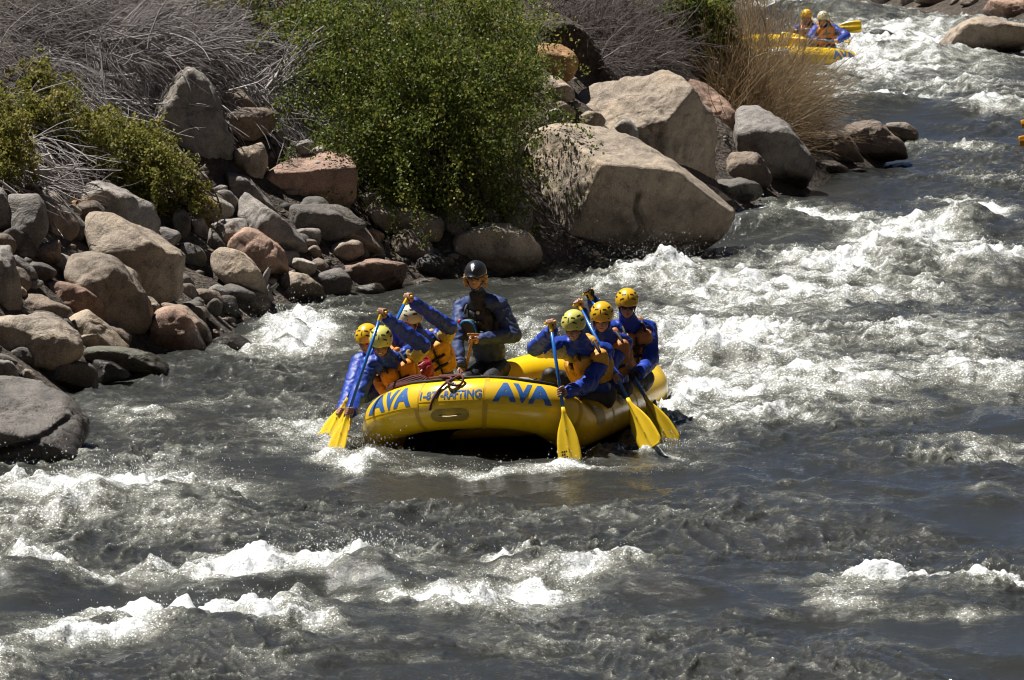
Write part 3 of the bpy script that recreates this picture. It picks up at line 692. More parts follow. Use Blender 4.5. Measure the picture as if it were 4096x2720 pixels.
R('P', "brown boulder just behind the pink granite boulder", [639,1232,674,1215,720,1220,811,1300,845,1350,830,1395,760,1360], 'brown')
R('B', "pointed tan stone leaning above the pink granite boulder", [1830,270,1900,290,1960,380,2012,465,1930,500,1870,420], 'tan', p=16)
R('B', "small grey stone on the grey-green wet boulder", [1400,940,1520,905,1600,970,1540,1000,1430,990], 'grey', name="cobble")
R('B', "small pointed dark stone beside the grey-green wet boulder", [1620,985,1700,925,1760,1010,1800,1055,1700,1060], 'grey', p=14, name="cobble")
R('P', "broad low wet slab with a long crack at the lower left", [-220,1520,60,1525,170,1565,280,1640,345,1730,335,1800,230,1845,-220,1870], 'slate', crack=[(-30, 1790), (70, 1760), (150, 1735), (220, 1712), (280, 1680)], p=12, depth=1.7, facets=0, extra=[((.12, -.25, .96), (0, -.75, -.05)), ((.5, -.3, .8), (.4, -.6, 0))], sink=.06)

# --- dark boulders that fill the gaps of the pile
rngf = np.random.default_rng(404); placed = 0; NAMED = list(MAIN)
while placed < 84:
    fx = rngf.uniform(-20, 2050); shore = np.interp(fx, [0, 400, 650, 960, 1250, 1700, 2200], [1480, 1430, 1380, 1270, 1160, 1080, 1030])
    lo_ = np.interp(fx, [0, 800, 1300, 2050], [760, 700, 700, 850]); fy = lo_ + (shore - 15 - lo_) * rngf.random() ** 0.7
    sz = rngf.uniform(45, 95); asp = rngf.uniform(0.6, 0.95); rt = rngf.uniform(-.6, .3)
    pts = [(fx + sz * (math.cos(a) * math.cos(rt) - asp * math.sin(a) * math.sin(rt)) * rngf.uniform(.85, 1.1), fy - sz * (math.cos(a) * math.sin(rt) + asp * math.sin(a) * math.cos(rt)) * rngf.uniform(.85, 1.1)) for a in np.arange(8) * math.pi / 4]
    ck = ['brown', 'dark', 'grey', 'dark', 'brown'][placed % 5]
    near = min(NAMED, key=lambda q: (q[1] - fx) ** 2 + (q[2] - fy) ** 2); ddx, ddy = fx - near[1], fy - near[2]
    side = ("right of" if ddx > 0 else "left of") if abs(ddx) > abs(ddy) else ("below" if ddy > 0 else "above")
    m_ = re.match(r"(.*?\b(?:boulder|rock|slab|stone|cobble|block|wedge))\b", near[0]); short = m_.group(1) if m_ else near[0]
    diag = ("above" if ddy < 0 else "below") + " and " + ("right of" if ddx > 0 else "left of")
    for how in (side, diag, "close " + side, "close " + diag, "farther " + side, "farther " + diag):
        lab_ = "%s half-buried boulder %s the %s" % (ck, how, short)
        if lab_ not in {q[0] for q in MAIN}: break
    rock(lab_, pts, ck, p=11, dd=.30, group="boulders filling the gaps of the bank"); placed += 1
# ================================================================== VEGETATION
_hx, _hy = np.arange(-400, 4600, 100), np.arange(-300, 1500, 75)
HM = np.array([[hit(a, b) for a in _hx] for b in _hy])
def hitmap(px, py):
    u = np.clip((np.asarray(px, float) + 400) / 100, 0, len(_hx) - 1.001); v = np.clip((np.asarray(py, float) + 300) / 75, 0, len(_hy) - 1.001)
    i, j = v.astype(int), u.astype(int); a, b = v - i, u - j
    return (HM[i, j] * (1 - b) + HM[i, j + 1] * b) * (1 - a) + (HM[i + 1, j] * (1 - b) + HM[i + 1, j + 1] * b) * a
def Dv(px, py, d):
    px, py, d = map(lambda t: np.asarray(t, float), (px, py, d))
    a, b = (px - 2048.0) / FPX, (1360.0 - py) / FPX
    y = _cp + b * _sp; z = -_sp + b * _cp
    k = d / y
    return np.stack([a * k, d, CAM_H + z * k], -1)
def tint_mat(name, stops, rough=0.7, transl=0.0):
    m, nt, b, out = new_mat(name)
    a = N(nt, "ShaderNodeAttribute", attribute_name="tint")
    c = ramp(nt, a.outputs["Fac"], stops)
    nt.links.new(c.outputs[0], b.inputs["Base Color"])
    b.inputs["Roughness"].default_value = rough
    b.inputs["Specular IOR Level"].default_value = 0.3
    if transl:
        t = N(nt, "ShaderNodeBsdfTranslucent"); mx = N(nt, "ShaderNodeMixShader"); mx.inputs[0].default_value = transl
        nt.links.new(c.outputs[0], t.inputs[0]); nt.links.new(b.outputs[0], mx.inputs[1]); nt.links.new(t.outputs[0], mx.inputs[2])
        nt.links.new(mx.outputs[0], out.inputs[0])
    return m
LEAF_GREEN = tint_mat("leaf_green", [(0, (0.05, 0.07, 0.015)), (0.45, (0.112, 0.155, 0.028)), (0.8, (0.22, 0.245, 0.045)), (1, (0.34, 0.30, 0.08))], 0.5, 0.45)
LEAF_OLIVE = tint_mat("leaf_olive", [(0, (0.09, 0.10, 0.025)), (0.5, (0.22, 0.225, 0.048)), (0.85, (0.36, 0.32, 0.08)), (1, (0.44, 0.32, 0.13))], 0.5, 0.5)
TWIG_GREY = tint_mat("twig_grey", [(0, (0.13, 0.115, 0.11)), (0.6, (0.32, 0.29, 0.28)), (1, (0.58, 0.54, 0.52))], 0.7)
TWIG_DARK = tint_mat("twig_dark", [(0, (0.07, 0.055, 0.05)), (0.6, (0.16, 0.13, 0.12)), (1, (0.34, 0.30, 0.28))], 0.75)
TWIG_TAN = tint_mat("twig_tan", [(0, (0.12, 0.065, 0.03)), (0.45, (0.22, 0.14, 0.06)), (0.8, (0.27, 0.20, 0.10)), (1, (0.40, 0.34, 0.24))], 0.65)
BARK = simple("shrub_bark", (0.12, 0.09, 0.07), 0.85, 0.3)
def tubes(paths, rad, sides=3):
    """paths (n,k,3), rad (n,k) -> vertices, quads of thin tapering stems"""
    n, k, _ = paths.shape
    t = np.gradient(paths, axis=1); t /= np.linalg.norm(t, axis=2, keepdims=True) + 1e-9
    ref = np.array([0.31, 0.84, 0.44])
    u = np.cross(t, ref); u /= np.linalg.norm(u, axis=2, keepdims=True) + 1e-9
    w = np.cross(t, u)
    an = np.arange(sides) * 2 * np.pi / sides
    ring = u[:, :, None, :] * np.cos(an)[None, None, :, None] + w[:, :, None, :] * np.sin(an)[None, None, :, None]
    v = (paths[:, :, None, :] + ring * rad[:, :, None, None]).reshape(-1, 3)
    base = (np.arange(n)[:, None, None] * k + np.arange(k - 1)[None, :, None]) * sides
    a = base + np.arange(sides)[None, None, :]; b = base + ((np.arange(sides) + 1) % sides)[None, None, :]
    return v, np.stack([a, b, b + sides, a + sides], -1).reshape(-1, 4)
def grow(p0, dirs, length, k=6, droop=0.5, wob=0.25, rng=RNG):
    """curved stems from start points: they bend toward the ground and wander"""
    n = len(p0); P = np.zeros((n, k, 3)); P[:, 0] = p0
    d = dirs / np.linalg.norm(dirs, axis=1, keepdims=True)
    bend = rng.normal(size=(n, 3)) * wob
    for j in range(1, k):
        d = d + np.array([0, 0, -droop / k]) + bend / k + rng.normal(size=(n, 3)) * wob * 0.35
        d /= np.linalg.norm(d, axis=1, keepdims=True)
        P[:, j] = P[:, j - 1] + d * (length / (k - 1))[:, None]
    return P
def set_tint(o, t):
    a = o.data.attributes.new("tint", 'FLOAT', 'POINT'); a.data.foreach_set("value", np.clip(t, 0, 1).astype(np.float32))
def ell_points(ells, n, rng, shell=0.5):
    """points through the outer volume of a bush made of ellipsoids given in pixels (cx, cy, rx, ry[, nearer])"""
    ar = np.array([e[2] * e[3] for e in ells], float); out = []; nrm = []
    for e, m in zip(ells, (n * ar / ar.sum()).astype(int)):
        cx, cy, rx, ry = e[:4]; near = e[4] if len(e) > 4 else 0.0
        d = float(hitmap(cx, min(cy + ry * 0.7, 1400))) - 0.25 - near; c = D(cx, cy, d); s = FPX / d
        R3 = np.array([rx / s, (rx + ry) / 2 / s * 0.8, ry / s])
        q = rng.normal(size=(m, 3)); q /= np.linalg.norm(q, axis=1, keepdims=True)
        r = shell + (1 - shell) * rng.random(m) ** 0.6
        lump = 1 + 0.34 * noise3(q * 2.6 + cx * 0.01) + 0.18 * noise3(q * 6.0 + cx * 0.02)
        out.append(c + q * R3 * (r * lump)[:, None]); nrm.append(q)
    return np.concatenate(out), np.concatenate(nrm)
def leaf_cloud(centres, outward, per, size, rng, spread, hang=0.6):
    n = len(centres)
    c = np.repeat(centres, per, 0); o = np.repeat(outward, per, 0)
    run = rng.random((n * per, 1))
    tw = np.repeat(outward + rng.normal(size=(n, 3)) * 0.5 - np.array([0, 0, hang]), per, 0)
    c = c + tw * run * spread + rng.normal(size=(n * per, 3)) * spread * 0.28
    a = rng.normal(size=(n * per, 3)) - np.array([0, 0, hang]); a /= np.linalg.norm(a, axis=1, keepdims=True)
    b = np.cross(a, o * 0.8 + rng.normal(size=(n * per, 3)) * 0.8); b /= np.linalg.norm(b, axis=1, keepdims=True) + 1e-9
    L = size * rng.uniform(0.6, 1.3, (n * per, 1)); W = L * 0.36
    v = np.stack([c - a * L * 0.5, c + b * W, c + a * L * 0.5, c - b * W], 1).reshape(-1, 3)
    f = np.arange(len(v)).reshape(-1, 4)
    t = np.clip(np.repeat(rng.normal(0.5, 0.18, n), per) + rng.normal(0, 0.16, n * per), 0, 1)
    return v, f, np.repeat(t, 4)
def bush(name, label, cat, ells, nclump, per, size, mat, seed, spread=0.16, stems=40, stem_mat=None, stem_r=0.012, hang=0.6, group="shrubs on the bank"):
    rng = np.random.default_rng(seed)
    C, O = ell_points(ells, nclump, rng)
    gapn = noise3(C * 2.6 + seed)
    k = gapn > -0.10
    C, O = C[k], O[k]
    e0 = max(ells, key=lambda e: e[1] + e[3] * 0.3)
    base = Dv(e0[0], e0[1] + e0[3] * 0.55, hitmap(e0[0], min(e0[1] + e0[3] * 0.7, 1400)) + 0.1)
    root = empty(name, base, label, cat, group)
    # drooping leafy sprays over the outside, looser leaves within
    ns = max(30, int(nclump * 0.05)); si = rng.choice(len(C), ns); ln = rng.uniform(2.0, 4.6, ns) * spread
    SP = grow(C[si] - O[si] * 0.10, O[si] * 0.9 + np.array([0, -0.15, 0.35]) + rng.normal(size=(ns, 3)) * 0.3, ln, 9, 2.0, 0.3, rng)
    m_ = int(len(C) * per * 0.75 / ns / 4)
    tpos = rng.random((ns, m_)) * 7.99; a_ = tpos.astype(int); w_ = (tpos - a_)[..., None]; ii = np.arange(ns)[:, None]
    SC_ = (SP[ii, a_] * (1 - w_) + SP[ii, a_ + 1] * w_).reshape(-1, 3) + rng.normal(size=(ns * m_, 3)) * 0.18 * spread
    SO_ = np.repeat(O[si], m_, 0)
    kk = rng.random(len(C)) < 0.5
    v, f, t = leaf_cloud(C[kk], O[kk], per, size, rng, spread, hang)
    v2, f2, t2 = leaf_cloud(SC_, SO_, 4, size * 1.05, rng, spread * 0.3, hang)
    t2 = np.clip(t2 + np.repeat(np.repeat(rng.normal(0.04, 0.12, ns), m_), 16), 0, 1)
    v, f, t = np.concatenate([v, v2]), np.concatenate([f, f2 + len(v)]), np.concatenate([t, t2])
    o = obj("foliage", v, f, mat, root, smooth=False); set_tint(o, t); setp(o, kind="stuff")
    idx = rng.choice(len(C), stems)
    roots = base + np.column_stack([rng.normal(0, 0.25, stems), rng.normal(0, 0.15, stems), rng.normal(0, 0.1, stems)])
    tt = np.linspace(0, 1, 7)[None, :, None]
    mid = (roots + C[idx]) / 2 + np.array([0, 0, 0.25]) + rng.normal(size=(stems, 3)) * 0.12
    Pth = (1 - tt) ** 2 * roots[:, None] + 2 * tt * (1 - tt) * mid[:, None] + tt ** 2 * C[idx][:, None]
    sv, sf = tubes(Pth, np.linspace(stem_r, stem_r * 0.3, 7)[None, :] * rng.uniform(0.6, 1.2, (stems, 1)), 5)
    so = obj("stems", sv, sf, stem_mat or BARK, root)
    return root
bush("green_bush", "big leafy green bush hanging down the bank in the middle", "bush",
     [(1620, 150, 400, 260, .7), (1840, 270, 280, 240, .8), (1780, 560, 270, 240, -.1), (1470, 380, 190, 250, .3), (1990, 200, 150, 180, .5), (1360, 80, 200, 130, .4), (1950, 450, 170, 160, .4), (1640, 720, 200, 130, -.2), (1420, 600, 110, 190, 0),
      (2040, 320, 90, 120, .4), (1860, 750, 160, 110, -.2), (1560, 560, 160, 200, 0), (1730, 330, 260, 180, .9), (1250, 190, 110, 90, .2)],
     8400, 17, 0.041, LEAF_GREEN, 21, 0.30, 170, stem_r=0.016, hang=0.9)
bush("green_bush", "small green bush spilling over boulders at the left", "bush", [(480, 560, 200, 110), (600, 680, 180, 125, .2), (735, 765, 95, 60, .3), (350, 560, 110, 100)], 2400, 16, 0.038, LEAF_OLIVE, 22, 0.13, 50)
bush("green_bush", "yellow-green shrub rising among dead twigs at the upper left", "bush", [(220, 300, 105, 105, .3), (230, 420, 85, 75, .3), (120, 430, 60, 50, .2)], 800, 16, 0.038, LEAF_OLIVE, 23, 0.13, 30)
bush("green_bush", "olive shrub cut by the picture's left edge", "bush", [(0, 570, 85, 160, .2), (-60, 470, 100, 80, .1)], 800, 16, 0.038, LEAF_OLIVE, 24, 0.13, 30)
bush("green_bush", "dark green bush at the top between dry thicket and tan willow", "bush", [(2790, 80, 130, 110, .3), (2830, 190, 80, 60, .3), (2730, 10, 130, 60), (2640, 60, 70, 50)], 1000, 14, 0.055, LEAF_GREEN, 25, 0.15, 30)
bush("green_bush", "hazy olive bush along the top edge left of the big bush", "bush", [(1020, 10, 180, 60), (1180, 90, 130, 90), (900, -30, 150, 50)], 800, 13, 0.05, LEAF_OLIVE, 26, 0.14, 40)

def thicket(name, label, cat, regions, mat, seed, group, dens=0.72):
    """a mass of bare stems: regions of (px, py, rx, ry, count, image angle, spread, length lo, hi, radius, droop, tint)"""
    rng = np.random.default_rng(seed); V, F, T = [], [], []; nb = 0; first = None
    for px, py, rx, ry, cnt, ang, spr, lo, hi, rad, droop, tint, *near in regions:
        n = int(cnt * dens)
        a = rng.random(n) * 2 * np.pi; r = np.sqrt(rng.random(n))
        X, Y = px + rx * r * np.cos(a), py + ry * r * np.sin(a)
        d = hitmap(X, Y) - (rng.uniform(*near[0], n) if near else rng.uniform(-0.05, 0.55, n))
        p0 = Dv(X, Y, d)
        if first is None: first = Dv(px, py, hitmap(px, py))
        th = np.radians(ang + rng.normal(0, spr, n))
        dirs = np.column_stack([np.cos(th), rng.normal(-0.15, 0.4, n), np.sin(th)])
        Pt = grow(p0, dirs, rng.uniform(lo, hi, n), 6, droop, 0.35, rng)
        rr = rad * (0.4 + rng.gamma(1.5, 0.38, (n, 1))) * np.linspace(1, 0.35, 6)[None, :]
        tn = np.clip(rng.normal(tint, 0.22, n), 0, 1)
        # side shoots fork off the main stems
        fk = rng.choice(n, int(n * 0.55)); at_ = rng.integers(1, 5, len(fk))
        fd = Pt[fk, at_ + 1] - Pt[fk, at_]; fd /= np.linalg.norm(fd, axis=1, keepdims=True) + 1e-9
        P2 = grow(Pt[fk, at_], fd + rng.normal(size=(len(fk), 3)) * 0.55, rng.uniform(lo, hi, len(fk)) * 0.45, 6, droop, 0.4, rng)
        Pt = np.concatenate([Pt, P2]); rr = np.concatenate([rr, rr[fk, at_][:, None] * np.linspace(.8, .3, 6)[None, :]]); tn = np.concatenate([tn, tn[fk]])
        v, f = tubes(Pt, rr)
        V.append(v); F.append(f + nb); nb += len(v)
        T.append(np.repeat(tn, 18))
    root = empty(name, first, label, cat, group)
    o = obj("twigs", np.concatenate(V), np.concatenate(F), mat, root); set_tint(o, np.concatenate(T)); setp(o, kind="stuff")
    return root
thicket("dead_brush", "sprawling grey dead thicket covering the upper left bank", "brush",
        [(420, 150, 520, 190, 1500, -25, 45, .3, 1.0, .0055, .5, .22), (640, 330, 400, 160, 800, -42, 22, .5, 1.2, .0078, .6, .82), (130, 330, 260, 240, 420, -60, 65, .3, .8, .006, .5, .4),
         (800, 90, 420, 120, 620, -8, 40, .4, 1.1, .0055, .3, .45), (300, 40, 420, 90, 500, -10, 65, .3, .9, .005, .3, .2), (500, 200, 420, 130, 260, -30, 30, .5, 1.2, .007, .5, .75), (600, 170, 260, 110, 800, -20, 40, .5, 1.1, .0085, .5, .3, (.5, 1.6))], TWIG_GREY, 31, "dead brush on the bank")
thicket("dead_brush", "drooping grey-brown branches between dark boulder and big bush", "brush",
        [(1130, 330, 190, 170, 650, -45, 18, .5, 1.3, .0068, .7, .6), (1230, 520, 140, 150, 520, -58, 22, .4, 1.0, .0062, .7, .55), (1050, 180, 230, 120, 500, -30, 45, .4, 1.1, .006, .4, .45), (1050, 350, 60, 60, 40, 48, 10, .8, 1.3, .010, .1, .6)], TWIG_GREY, 32, "dead brush on the bank")
thicket("dead_brush", "dark tangled thicket at the top behind the pale tan boulder", "brush",
        [(2500, 120, 250, 160, 1300, 20, 70, .4, 1.1, .006, .4, .4), (2400, 40, 260, 90, 600, 60, 60, .4, 1.0, .006, .3, .45), (2560, 250, 190, 60, 450, 10, 80, .3, .7, .005, .4, .35)], TWIG_DARK, 33, "dead brush on the bank")
thicket("dead_brush", "bleached sticks lying under the left shrubs", "brush",
        [(150, 620, 150, 100, 150, -40, 25, .5, 1.0, .009, .15, .75), (60, 700, 120, 60, 60, -35, 15, .6, 1.1, .010, .1, .8), (330, 720, 120, 60, 60, -30, 50, .3, .6, .006, .2, .6)], TWIG_GREY, 34, "dead brush on the bank")
thicket("willow_shrub", "tan leafless willow shrub leaning over the water before the distant raft", "shrub",
        [(2980, 330, 150, 200, 480, 92, 32, .5, 1.6, .0052, -.1, .35), (3080, 400, 150, 130, 520, 72, 38, .5, 1.5, .005, .1, .4), (3150, 470, 130, 90, 620, 42, 35, .5, 1.6, .0048, .25, .5), (3080, 350, 150, 100, 350, 60, 22, .8, 1.9, .0048, .1, .55), (2900, 200, 110, 170, 380, 95, 35, .5, 1.4, .0052, 0, .45),
         (3120, 560, 130, 60, 600, 20, 50, .3, .8, .005, .4, .3), (3050, 300, 200, 180, 420, 80, 60, .25, .7, .004, .1, .7), (3000, 60, 160, 120, 300, 85, 35, .5, 1.2, .0048, 0, .55)], TWIG_TAN, 35, "shrubs on the bank", 0.62)
# brown earth bank above the orange boulder
so_ = rock("dark brown crumbling earth mound above the bright orange boulder", [(2110, 120), (2200, 60), (2310, 100), (2390, 190), (2410, 300), (2330, 340), (2240, 300), (2130, 220)], 'brown', name="earth_mound", cat="earth mound", dd=.7)
so_.data.materials.clear(); so_.data.materials.append(SOIL)
# ------------------------------------------------------------------ gravel in the gaps
rng = np.random.default_rng(5)
n = 1500
gx, gy = rng.uniform(-60, 3300, n), rng.uniform(250, 1480, n)
gd = hitmap(gx, gy); P0 = Dv(gx, gy, gd)
hz = bank_h(P0[:, :2]); ok = (hz > 0.0) & (hz < 2.6); P0 = P0[ok]; P0[:, 2] = hz[ok]; n = len(P0)
V1, F1 = ico(1)
sz = rng.gamma(2.0, 0.014, n)[:, None] + 0.012
sc = np.stack([sz[:, 0] * rng.uniform(0.8, 1.5, n), sz[:, 0], sz[:, 0] * rng.uniform(0.5, 0.9, n)], 1)
gv = (V1[None] * sc[:, None, :] * (1 + 0.18 * noise3(np.tile(V1, (n, 1)) * 1.3 + np.repeat(rng.random((n, 3)) * 50, len(V1), 0)).reshape(n, -1, 1)) + P0[:, None, :]).reshape(-1, 3)
gf = (F1[None] + (np.arange(n) * len(V1))[:, None, None]).reshape(-1, 3)
GRAVEL = tint_mat("gravel", [(0, (0.07, 0.065, 0.06)), (0.5, (0.22, 0.19, 0.16)), (0.85, (0.34, 0.25, 0.18)), (1, (0.46, 0.43, 0.38))], 0.8)
go = obj("gravel", gv, gf, GRAVEL); set_tint(go, np.repeat(rng.normal(0.22, 0.2, n), len(V1)))
setp(go, "loose gravel and pebbles filling the gaps between the bank boulders", "gravel", kind="stuff")

# ================================================================== RAFTS
YELLOW = simple("raft_yellow", (0.95, 0.60, 0.008), 0.24, 0.08, 5.0, 0.05, 30.0, 0.5, coat=0.15, dirt=0.20)
YELLOW_PATCH = simple("raft_patch", (0.80, 0.50, 0.02), 0.32, 0.08, 6.0, 0.04)
YELLOW_OLD = simple("raft_patch_worn", (0.42, 0.29, 0.03), 0.45, 0.3, 12.0, 0.1)
SEAM = simple("raft_seam", (0.62, 0.36, 0.01), 0.4, 0.1)
BLACK_RUBBER = simple("black_rubber", (0.018, 0.018, 0.018), 0.55, 0.2)
FLOOR_GREY = simple("raft_floor", (0.05, 0.05, 0.05), 0.6, 0.3)
BLUE_INK = simple("blue_ink", (0.030, 0.12, 0.36), 0.45, 0.08)
STEEL = simple("steel", (0.6, 0.6, 0.6), 0.25, 0.1)
ROPE = simple("maroon_rope", (0.12, 0.035, 0.035), 0.8, 0.35, 90.0, 0.5, 200.0)
BLACK_WEB = simple("black_webbing", (0.02, 0.02, 0.022), 0.7, 0.2, 40.0)

def path_tube(path, r, sides=8, closed=False):
    """one round tube along a path (k,3)"""
    P = np.asarray(path, float); k = len(P)
    if closed: t = np.roll(P, -1, 0) - np.roll(P, 1, 0)
    else: t = np.gradient(P, axis=0)
    t /= np.linalg.norm(t, axis=1, keepdims=True) + 1e-9
    u = np.zeros_like(P); ref = np.array([0.2, 0.1, 0.97])
    if abs(t[0] @ ref) > 0.95: ref = np.array([1.0, 0.2, 0.1])
    u0 = np.cross(t[0], ref); u0 /= np.linalg.norm(u0)
    for i in range(k):
        u0 = u0 - t[i] * (u0 @ t[i]); u0 /= np.linalg.norm(u0) + 1e-9; u[i] = u0
    w = np.cross(t, u); an = np.arange(sides) * 2 * np.pi / sides
    rr = np.broadcast_to(np.asarray(r, float), (k,))
    v = (P[:, None] + (u[:, None] * np.cos(an)[None, :, None] + w[:, None] * np.sin(an)[None, :, None]) * rr[:, None, None]).reshape(-1, 3)
    f = []
    for i in range(k if closed else k - 1):
        j = (i + 1) % k
        for s in range(sides):
            s2 = (s + 1) % sides; f.append((i * sides + s, i * sides + s2, j * sides + s2, j * sides + s))
    if not closed:
        f.append(tuple(range(sides))[::-1]); f.append(tuple((k - 1) * sides + s for s in range(sides)))
    return v, f
def spline(pts, n=24):
    P = np.array(pts, float); k = len(P)
    Q = np.vstack([2 * P[0] - P[1], P, 2 * P[-1] - P[-2]]); out = []
    for i in range(k - 1):
        p0, p1, p2, p3 = Q[i:i + 4]
        for t in np.linspace(0, 1, max(2, n // (k - 1)), endpoint=False):
            out.append(0.5 * ((2 * p1) + (-p0 + p2) * t + (2 * p0 - 5 * p1 + 4 * p2 - p3) * t * t + (-p0 + 3 * p1 - 3 * p2 + p3) * t ** 3))
    out.append(P[-1]); return np.array(out)

class Raft:
    RT = 0.245
    def __init__(self, centre, yaw, pitch=0.030, roll=0.088, zbase=0.10, bow_kick=0.36, stern_kick=0.20, res=240):
        self.c = np.array([centre[0], centre[1], zbase]); self.yaw = yaw
        b = np.array([-math.sin(yaw), -math.cos(yaw), 0]); l = np.array([math.cos(yaw), -math.sin(yaw), 0])
        self.M = np.stack([b, l, [0, 0, 1]], 1); self.pitch, self.roll = pitch, roll
        pts = np.array([(-1.72, -.92), (-0.6, -.95), (0.6, -.95), (1.82, -.92), (2.16, -.28), (2.16, .28), (1.82, .92), (0.6, .95), (-0.6, .95), (-1.72, .92), (-2.16, .32), (-2.16, -.32)])
        for _ in range(3):
            q = np.roll(pts, -1, 0); pts = np.stack([pts * .8 + q * .2, pts * .2 + q * .8], 1).reshape(-1, 2)
        seg = np.linalg.norm(np.roll(pts, -1, 0) - pts, axis=1); cum = np.concatenate([[0], np.cumsum(seg)])
        self.L = cum[-1]; pc = np.vstack([pts, pts[0]])
        s = np.linspace(0, self.L, res, endpoint=False)
        self.s = s; X, Y = np.interp(s, cum, pc[:, 0]), np.interp(s, cum, pc[:, 1])
        kick = lambda x: np.where(x > 0, bow_kick, stern_kick) * smooth01((np.abs(x) - 1.33) / 0.95)
        self.P = np.stack([X, Y, kick(X)], 1)
        # arc length at the middle of the bow
        k = int(np.argmin(np.abs(self.P[:, 1]) + (self.P[:, 0] < 0) * 9)); self.s_bow = s[k]
    def tow(self, p):
        p = np.atleast_2d(np.asarray(p, float)).copy()
        p[:, 2] += p[:, 0] * self.pitch + p[:, 1] * self.roll
        return p @ self.M.T + self.c
    def frame(self, s):
        s = np.atleast_1d(s) % self.L
        S = np.append(self.s, self.L); Q = np.vstack([self.P, self.P[0]])
        c = np.stack([np.interp(s, S, Q[:, i]) for i in range(3)], 1)
        e = 0.03
        a = np.stack([np.interp((s + e) % self.L, S, Q[:, i]) for i in range(3)], 1) - np.stack([np.interp((s - e) % self.L, S, Q[:, i]) for i in range(3)], 1)
        t = a / np.linalg.norm(a, axis=1, keepdims=True)
        out = np.cross(t, [0, 0, 1]); out /= np.linalg.norm(out, axis=1, keepdims=True)
        return c, t, out, np.cross(out, t)
    def surf(self, s, phi, lift=0.0):
        """point on the tube: arc length, angle (0 = straight outboard, 90 deg = top)"""
        c, t, o, u = self.frame(s); phi = np.atleast_1d(phi)[:, None]
        return self.tow(c + (o * np.cos(phi) + u * np.sin(phi)) * (self.RT + lift))
def build_raft(name, label, R, detail=True):
    root = empty(name, R.tow((0, 0, -0.2))[0], label, "raft")
    n, m = len(R.s), 36
    ph = np.arange(m) * 2 * np.pi / m
    S, PH = np.repeat(R.s, m), np.tile(ph, n)
    v = R.surf(S, PH)
    i = np.arange(n)[:, None] * m + np.arange(m)[None, :]
    i2 = np.arange(n)[:, None] * m + (np.arange(m)[None, :] + 1) % m
    nx = np.roll(i, -1, 0); nx2 = np.roll(i2, -1, 0)
    f = np.stack([i, nx, nx2, i2], -1).reshape(-1, 4)
    obj("main_tube", v, f, YELLOW, root)
    # black laced floor and bottom
    ring_o = R.surf(R.s, np.full(n, math.radians(-128)), -0.004); c = R.tow((0, 0, -0.19))[0]
    K = 10; vv = [ring_o * (1 - t) + c * t for t in np.linspace(0, 1, K)[:-1]] + [c[None]]
    vv = np.vstack(vv)
    ff = [(k * n + a, k * n + (a + 1) % n, (k + 1) * n + (a + 1) % n, (k + 1) * n + a) for k in range(K - 2) for a in range(n)] + [((K - 2) * n + a, (K - 2) * n + (a + 1) % n, (K - 1) * n) for a in range(n)]
    obj("floor", vv, ff, BLACK_RUBBER, root)
    # rubbing strip under the tube at the bow
    # thwarts
    for x in (0.95, 0.0, -0.95):
        pth = R.tow([(x, y, 0.03 + 0.02 * (1 - (y / .8) ** 2)) for y in np.linspace(-0.82, 0.82, 12)])
        vv, ff = path_tube(pth, 0.18, 20); obj("thwart", vv, ff, YELLOW, root)
    def patch(nm, s0, s1, a0, a1, lift, mat, rnd=0.0, parent=root, nu=28, nv=14):
        """a sheet glued on the tube; rnd rounds its corners (metres)"""
        w, h = s1 - s0, (a1 - a0) * R.RT
        U, Vv = np.linspace(-1, 1, nu), np.linspace(-1, 1, nv); pts = []
        for vq in Vv:
            for uq in U:
                x, y = uq * w / 2, vq * h / 2
                if rnd:
                    ex, ey = w / 2 - rnd, h / 2 - rnd
                    dy = max(0, abs(y) - ey)
                    lim = ex + math.sqrt(max(0, rnd * rnd - dy * dy))
                    x = uq * lim
                pts.append(((s0 + s1) / 2 + x, (a0 + a1) / 2 + y / R.RT))
        pts = np.array(pts)
        v = R.surf(pts[:, 0], pts[:, 1], lift)
        k = (np.arange(nv - 1)[:, None] * nu + np.arange(nu - 1)[None]).ravel()
        return obj(nm, v, np.stack([k, k + 1, k + nu + 1, k + nu], 1), mat, parent)
    def lettering(txt, s_mid, a_mid, width, height, bold, lift):
        cu = bpy.data.curves.new("lettering", 'FONT'); cu.body = txt; cu.size = 1.0; cu.offset = bold; cu.resolution_u = 4
        tmp = bpy.data.objects.new("tmp", cu); COL.objects.link(tmp)
        me = bpy.data.meshes.new_from_object(tmp.evaluated_get(bpy.context.evaluated_depsgraph_get()))
        bpy.data.objects.remove(tmp)
        bm = bmesh.new(); bm.from_mesh(me); bpy.data.meshes.remove(me)
        bmesh.ops.triangulate(bm, faces=bm.faces[:])
        co = np.array([x.co[:] for x in bm.verts]); lo, hi = co.min(0), co.max(0)
        sx, sy = width / (hi[0] - lo[0]), height / (hi[1] - lo[1])
        for x in bm.verts: x.co = Vector(((x.co.x - (lo[0] + hi[0]) / 2) * sx, (x.co.y - (lo[1] + hi[1]) / 2) * sy, 0))
        for _ in range(3):
            ed = [e for e in bm.edges if e.calc_length() > 0.035]
            if not ed: break
            bmesh.ops.subdivide_edges(bm, edges=ed, cuts=1); bmesh.ops.triangulate(bm, faces=bm.faces[:])
        bm.verts.ensure_lookup_table(); bm.verts.index_update()
        co = np.array([x.co[:] for x in bm.verts]); fc = [[x.index for x in p.verts] for p in bm.faces]; bm.free()
        v = R.surf(s_mid + co[:, 0], a_mid + co[:, 1] / R.RT, lift)
        o = obj("lettering", v, fc, BLUE_INK, root)
        return o
    sb = R.s_bow; dg = 0.32 + 0.05
    A = math.radians
